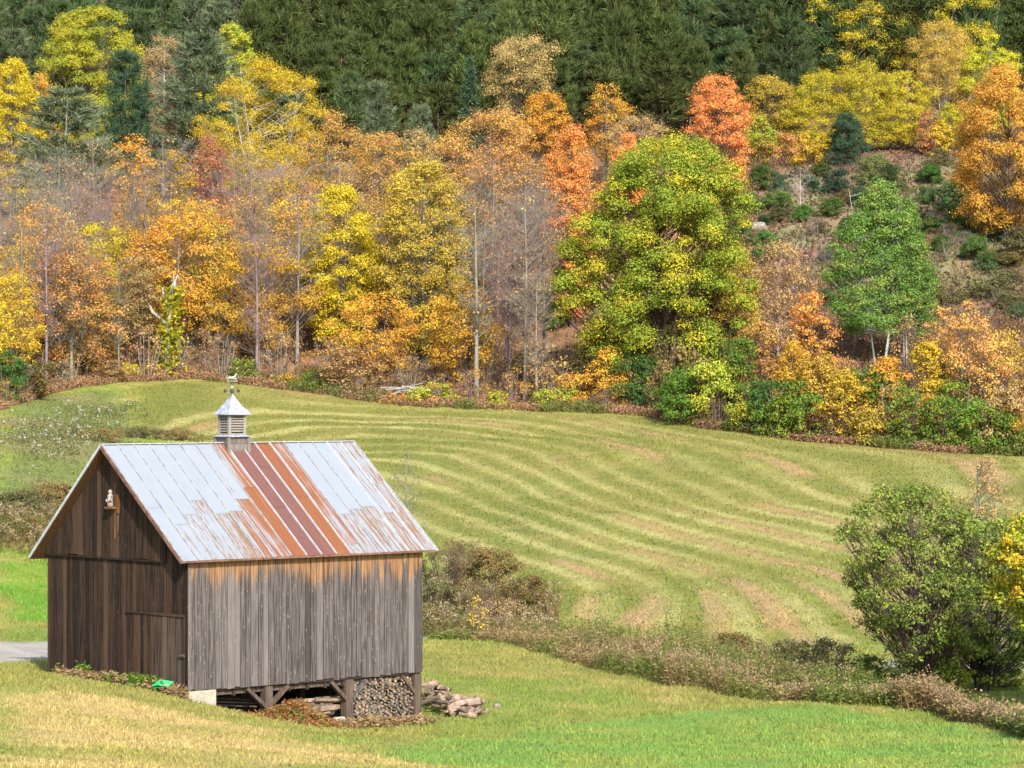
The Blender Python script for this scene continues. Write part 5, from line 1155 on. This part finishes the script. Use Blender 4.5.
weeds('dry_weeds', np.stack([x, d, z], -1), ht, base, pl, pc, 'tall dry weeds with pinkish tan seed heads along the ditch', 42)
# rough herbs at the thickets beside the barn and at the back of the left lawn
g = np.random.default_rng(51); n1 = 1500; px = np.concatenate([g.uniform(424, 560, n1), g.uniform(-20, 100, 900)]); d = np.concatenate([122 + 22 * g.random(n1) ** 1.3, 127 + 12 * g.random(900)])
x = (px - CX) / F_PX * d; z = H(x, d); n = len(x); cl = fbm(x / 1.5, d / 1.5, 16, 3); base = mixc(np.tile(C3(.22, .16, .075), (n, 1)), C3(.14, .14, .05), sstep(.4, .6, cl))
weeds('rough_herbs', np.stack([x, d, z], -1), .5 + .8 * cl * g.uniform(.6, 1.2, n), base, g.random(n) < .2, np.tile(C3(.40, .31, .2), (n, 1)), 'brownish rough herbs at the foot of the thickets beside the barn', 52)
# fringe of weeds along the foot of the wood, and undergrowth inside it
g = np.random.default_rng(61); n = 5200; px = g.uniform(-20, 1044, n); ed = np.array([ED(p) for p in np.linspace(-20, 1044, 120)]); d = np.interp(px, np.linspace(-20, 1044, 120), ed) - .6 + 3.2 * g.random(n) ** 1.6
x = (px - CX) / F_PX * d; z = H(x, d); cl = fbm(x / 4, d / 4, 19, 3); base = mixc(np.tile(C3(.34, .21, .12), (n, 1)), C3(.15, .18, .05), sstep(.48, .62, cl) * (px > 200)); 
weeds('edge_weeds', np.stack([x, d, z], -1), .22 + .8 * cl * g.uniform(.5, 1.3, n), base, None, None, 'russet and green weeds along the foot of the wood', 62, lw=.14, nleaf=7)
n = 9000; px = g.uniform(-60, 1090, n); d = np.interp(px, np.linspace(-20, 1044, 120), ed) + 2 + 85 * g.random(n) ** 1.2; nc = 11000; px = np.concatenate([px, g.uniform(735, 1030, nc)]); d = np.concatenate([d, g.uniform(235, 335, nc)]); x = (px - CX) / F_PX * d; k = past_edge(x, d) > 2; px, d, x = px[k], d[k], x[k]; n = len(x)
cr = poly_sd(CLEAR, x, d) > 0; z = H(x, d); cl = fbm(x / 5, d / 5, 29, 3); base = mixc(np.tile(C3(.20, .125, .065), (n, 1)), C3(.24, .13, .045), g.random(n)); base = mixc(base, mixc(np.tile(C3(.22, .135, .09), (n, 1)), C3(.17, .165, .065), sstep(.42, .6, fbm(x / 6, d / 9, 66, 3))), cr * .85); base = mixc(base, C3(.16, .125, .115), (g.random(n) < .35) * 1.0)
weeds('undergrowth', np.stack([x, d, z], -1), np.where(cr, .18, .7) + np.where(cr, .7, 1.5) * cl ** np.where(cr, 2.5, 1) * g.uniform(.4, 1.4, n), base, None, None, 'brown twiggy undergrowth on the floor of the wood and the clearing', 63, lw=.22, nleaf=8, cat='undergrowth')
# white seed fluff on the left slope
g = np.random.default_rng(71); n = 130; px = np.concatenate([g.normal(55, 38, n), g.normal(115, 25, 40)]); py = np.concatenate([g.normal(440, 13, n), g.normal(415, 8, 40)]); C = []
for a, b in zip(px, py):
    if b < 405 or a < -5 or a > 165: continue
    q = ground_at(a, b); C.append((q[0], q[1], q[2] + g.uniform(.25, .7)))
C = np.array(C); cc = np.repeat(C, 5, 0) + g.normal(0, .10, (len(C) * 5, 3)); V, Q, _ = leaves_np(cc, g.normal(size=(len(cc), 3)), .13, g, .9); A = np.tile(C3(.38, .35, .29), (len(cc), 1)) * g.uniform(.7, 1.2, (len(cc), 1))
stuff('seed_fluff', V, Q, A, 'scattered white fluffy seed heads on the left slope behind the barn', 'seed heads')
P_ = C.copy(); P_[:, 2] = H(C[:, 0], C[:, 1]); rep = np.repeat(P_, 6, 0) + np.concatenate([g.normal(0, .8, (len(P_) * 6, 2)), np.zeros((len(P_) * 6, 1))], 1)
weeds('slope_herbs', rep, g.uniform(.3, .7, len(rep)), mixc(np.tile(C3(.16, .15, .07), (len(rep), 1)), C3(.14, .165, .055), g.random(len(rep))), None, None, 'grey green rough herbs on the left slope', 72, lw=.1, nleaf=5)
# russet brambles in front of the wood bays, weeds along the foundation
g = np.random.default_rng(81); n = 1500; bxx = g.normal(3.45, .7, n); byy = -.25 - abs(g.normal(0, .38, n)); X, Y = bxy(bxx, byy); z = H(X, Y); hh = np.clip(.75 - .45 * abs(bxx - 3.5) - .25 * (-byy - .3), .06, 1) * g.uniform(.4, 1.1, n)
base = mixc(np.tile(C3(.34, .15, .045), (n, 1)), C3(.24, .12, .05), g.random(n)); base[g.random(n) < .16] = C3(.17, .22, .04); base[g.random(n) < .2] = C3(.30, .22, .12)
weeds('brambles', np.stack([X, Y, z], -1), hh, base, None, None, 'russet leaved brambles spilling in front of the woodpile under the barn', 82, lw=.055, nleaf=11, cat='brambles')
n = 1100; t = g.random(n); bxx = np.where(g.random(n) < .74, -.12 - abs(g.normal(0, .22, n)), 0); byy = np.where(bxx < 0, g.uniform(-.2, 5.6, n), 0); w2 = bxx == 0; bxx = np.where(w2, g.uniform(4.9, 8.3, n), bxx); byy = np.where(w2, -.2 - abs(g.normal(0, .3, n)), byy)
X, Y = bxy(bxx, byy); z = H(X, Y); cl = fbm(X / .6, Y / .6, 83, 2) * np.where(w2, .42, 1); base = mixc(np.tile(C3(.30, .21, .11), (n, 1)), C3(.11, .19, .03), sstep(.45, .58, cl))
weeds('foundation_weeds', np.stack([X, Y, z], -1), .12 + .45 * cl * g.uniform(.4, 1.3, n), base, None, None, 'tan and green weeds along the foundation of the barn', 84, lw=.06, nleaf=7)
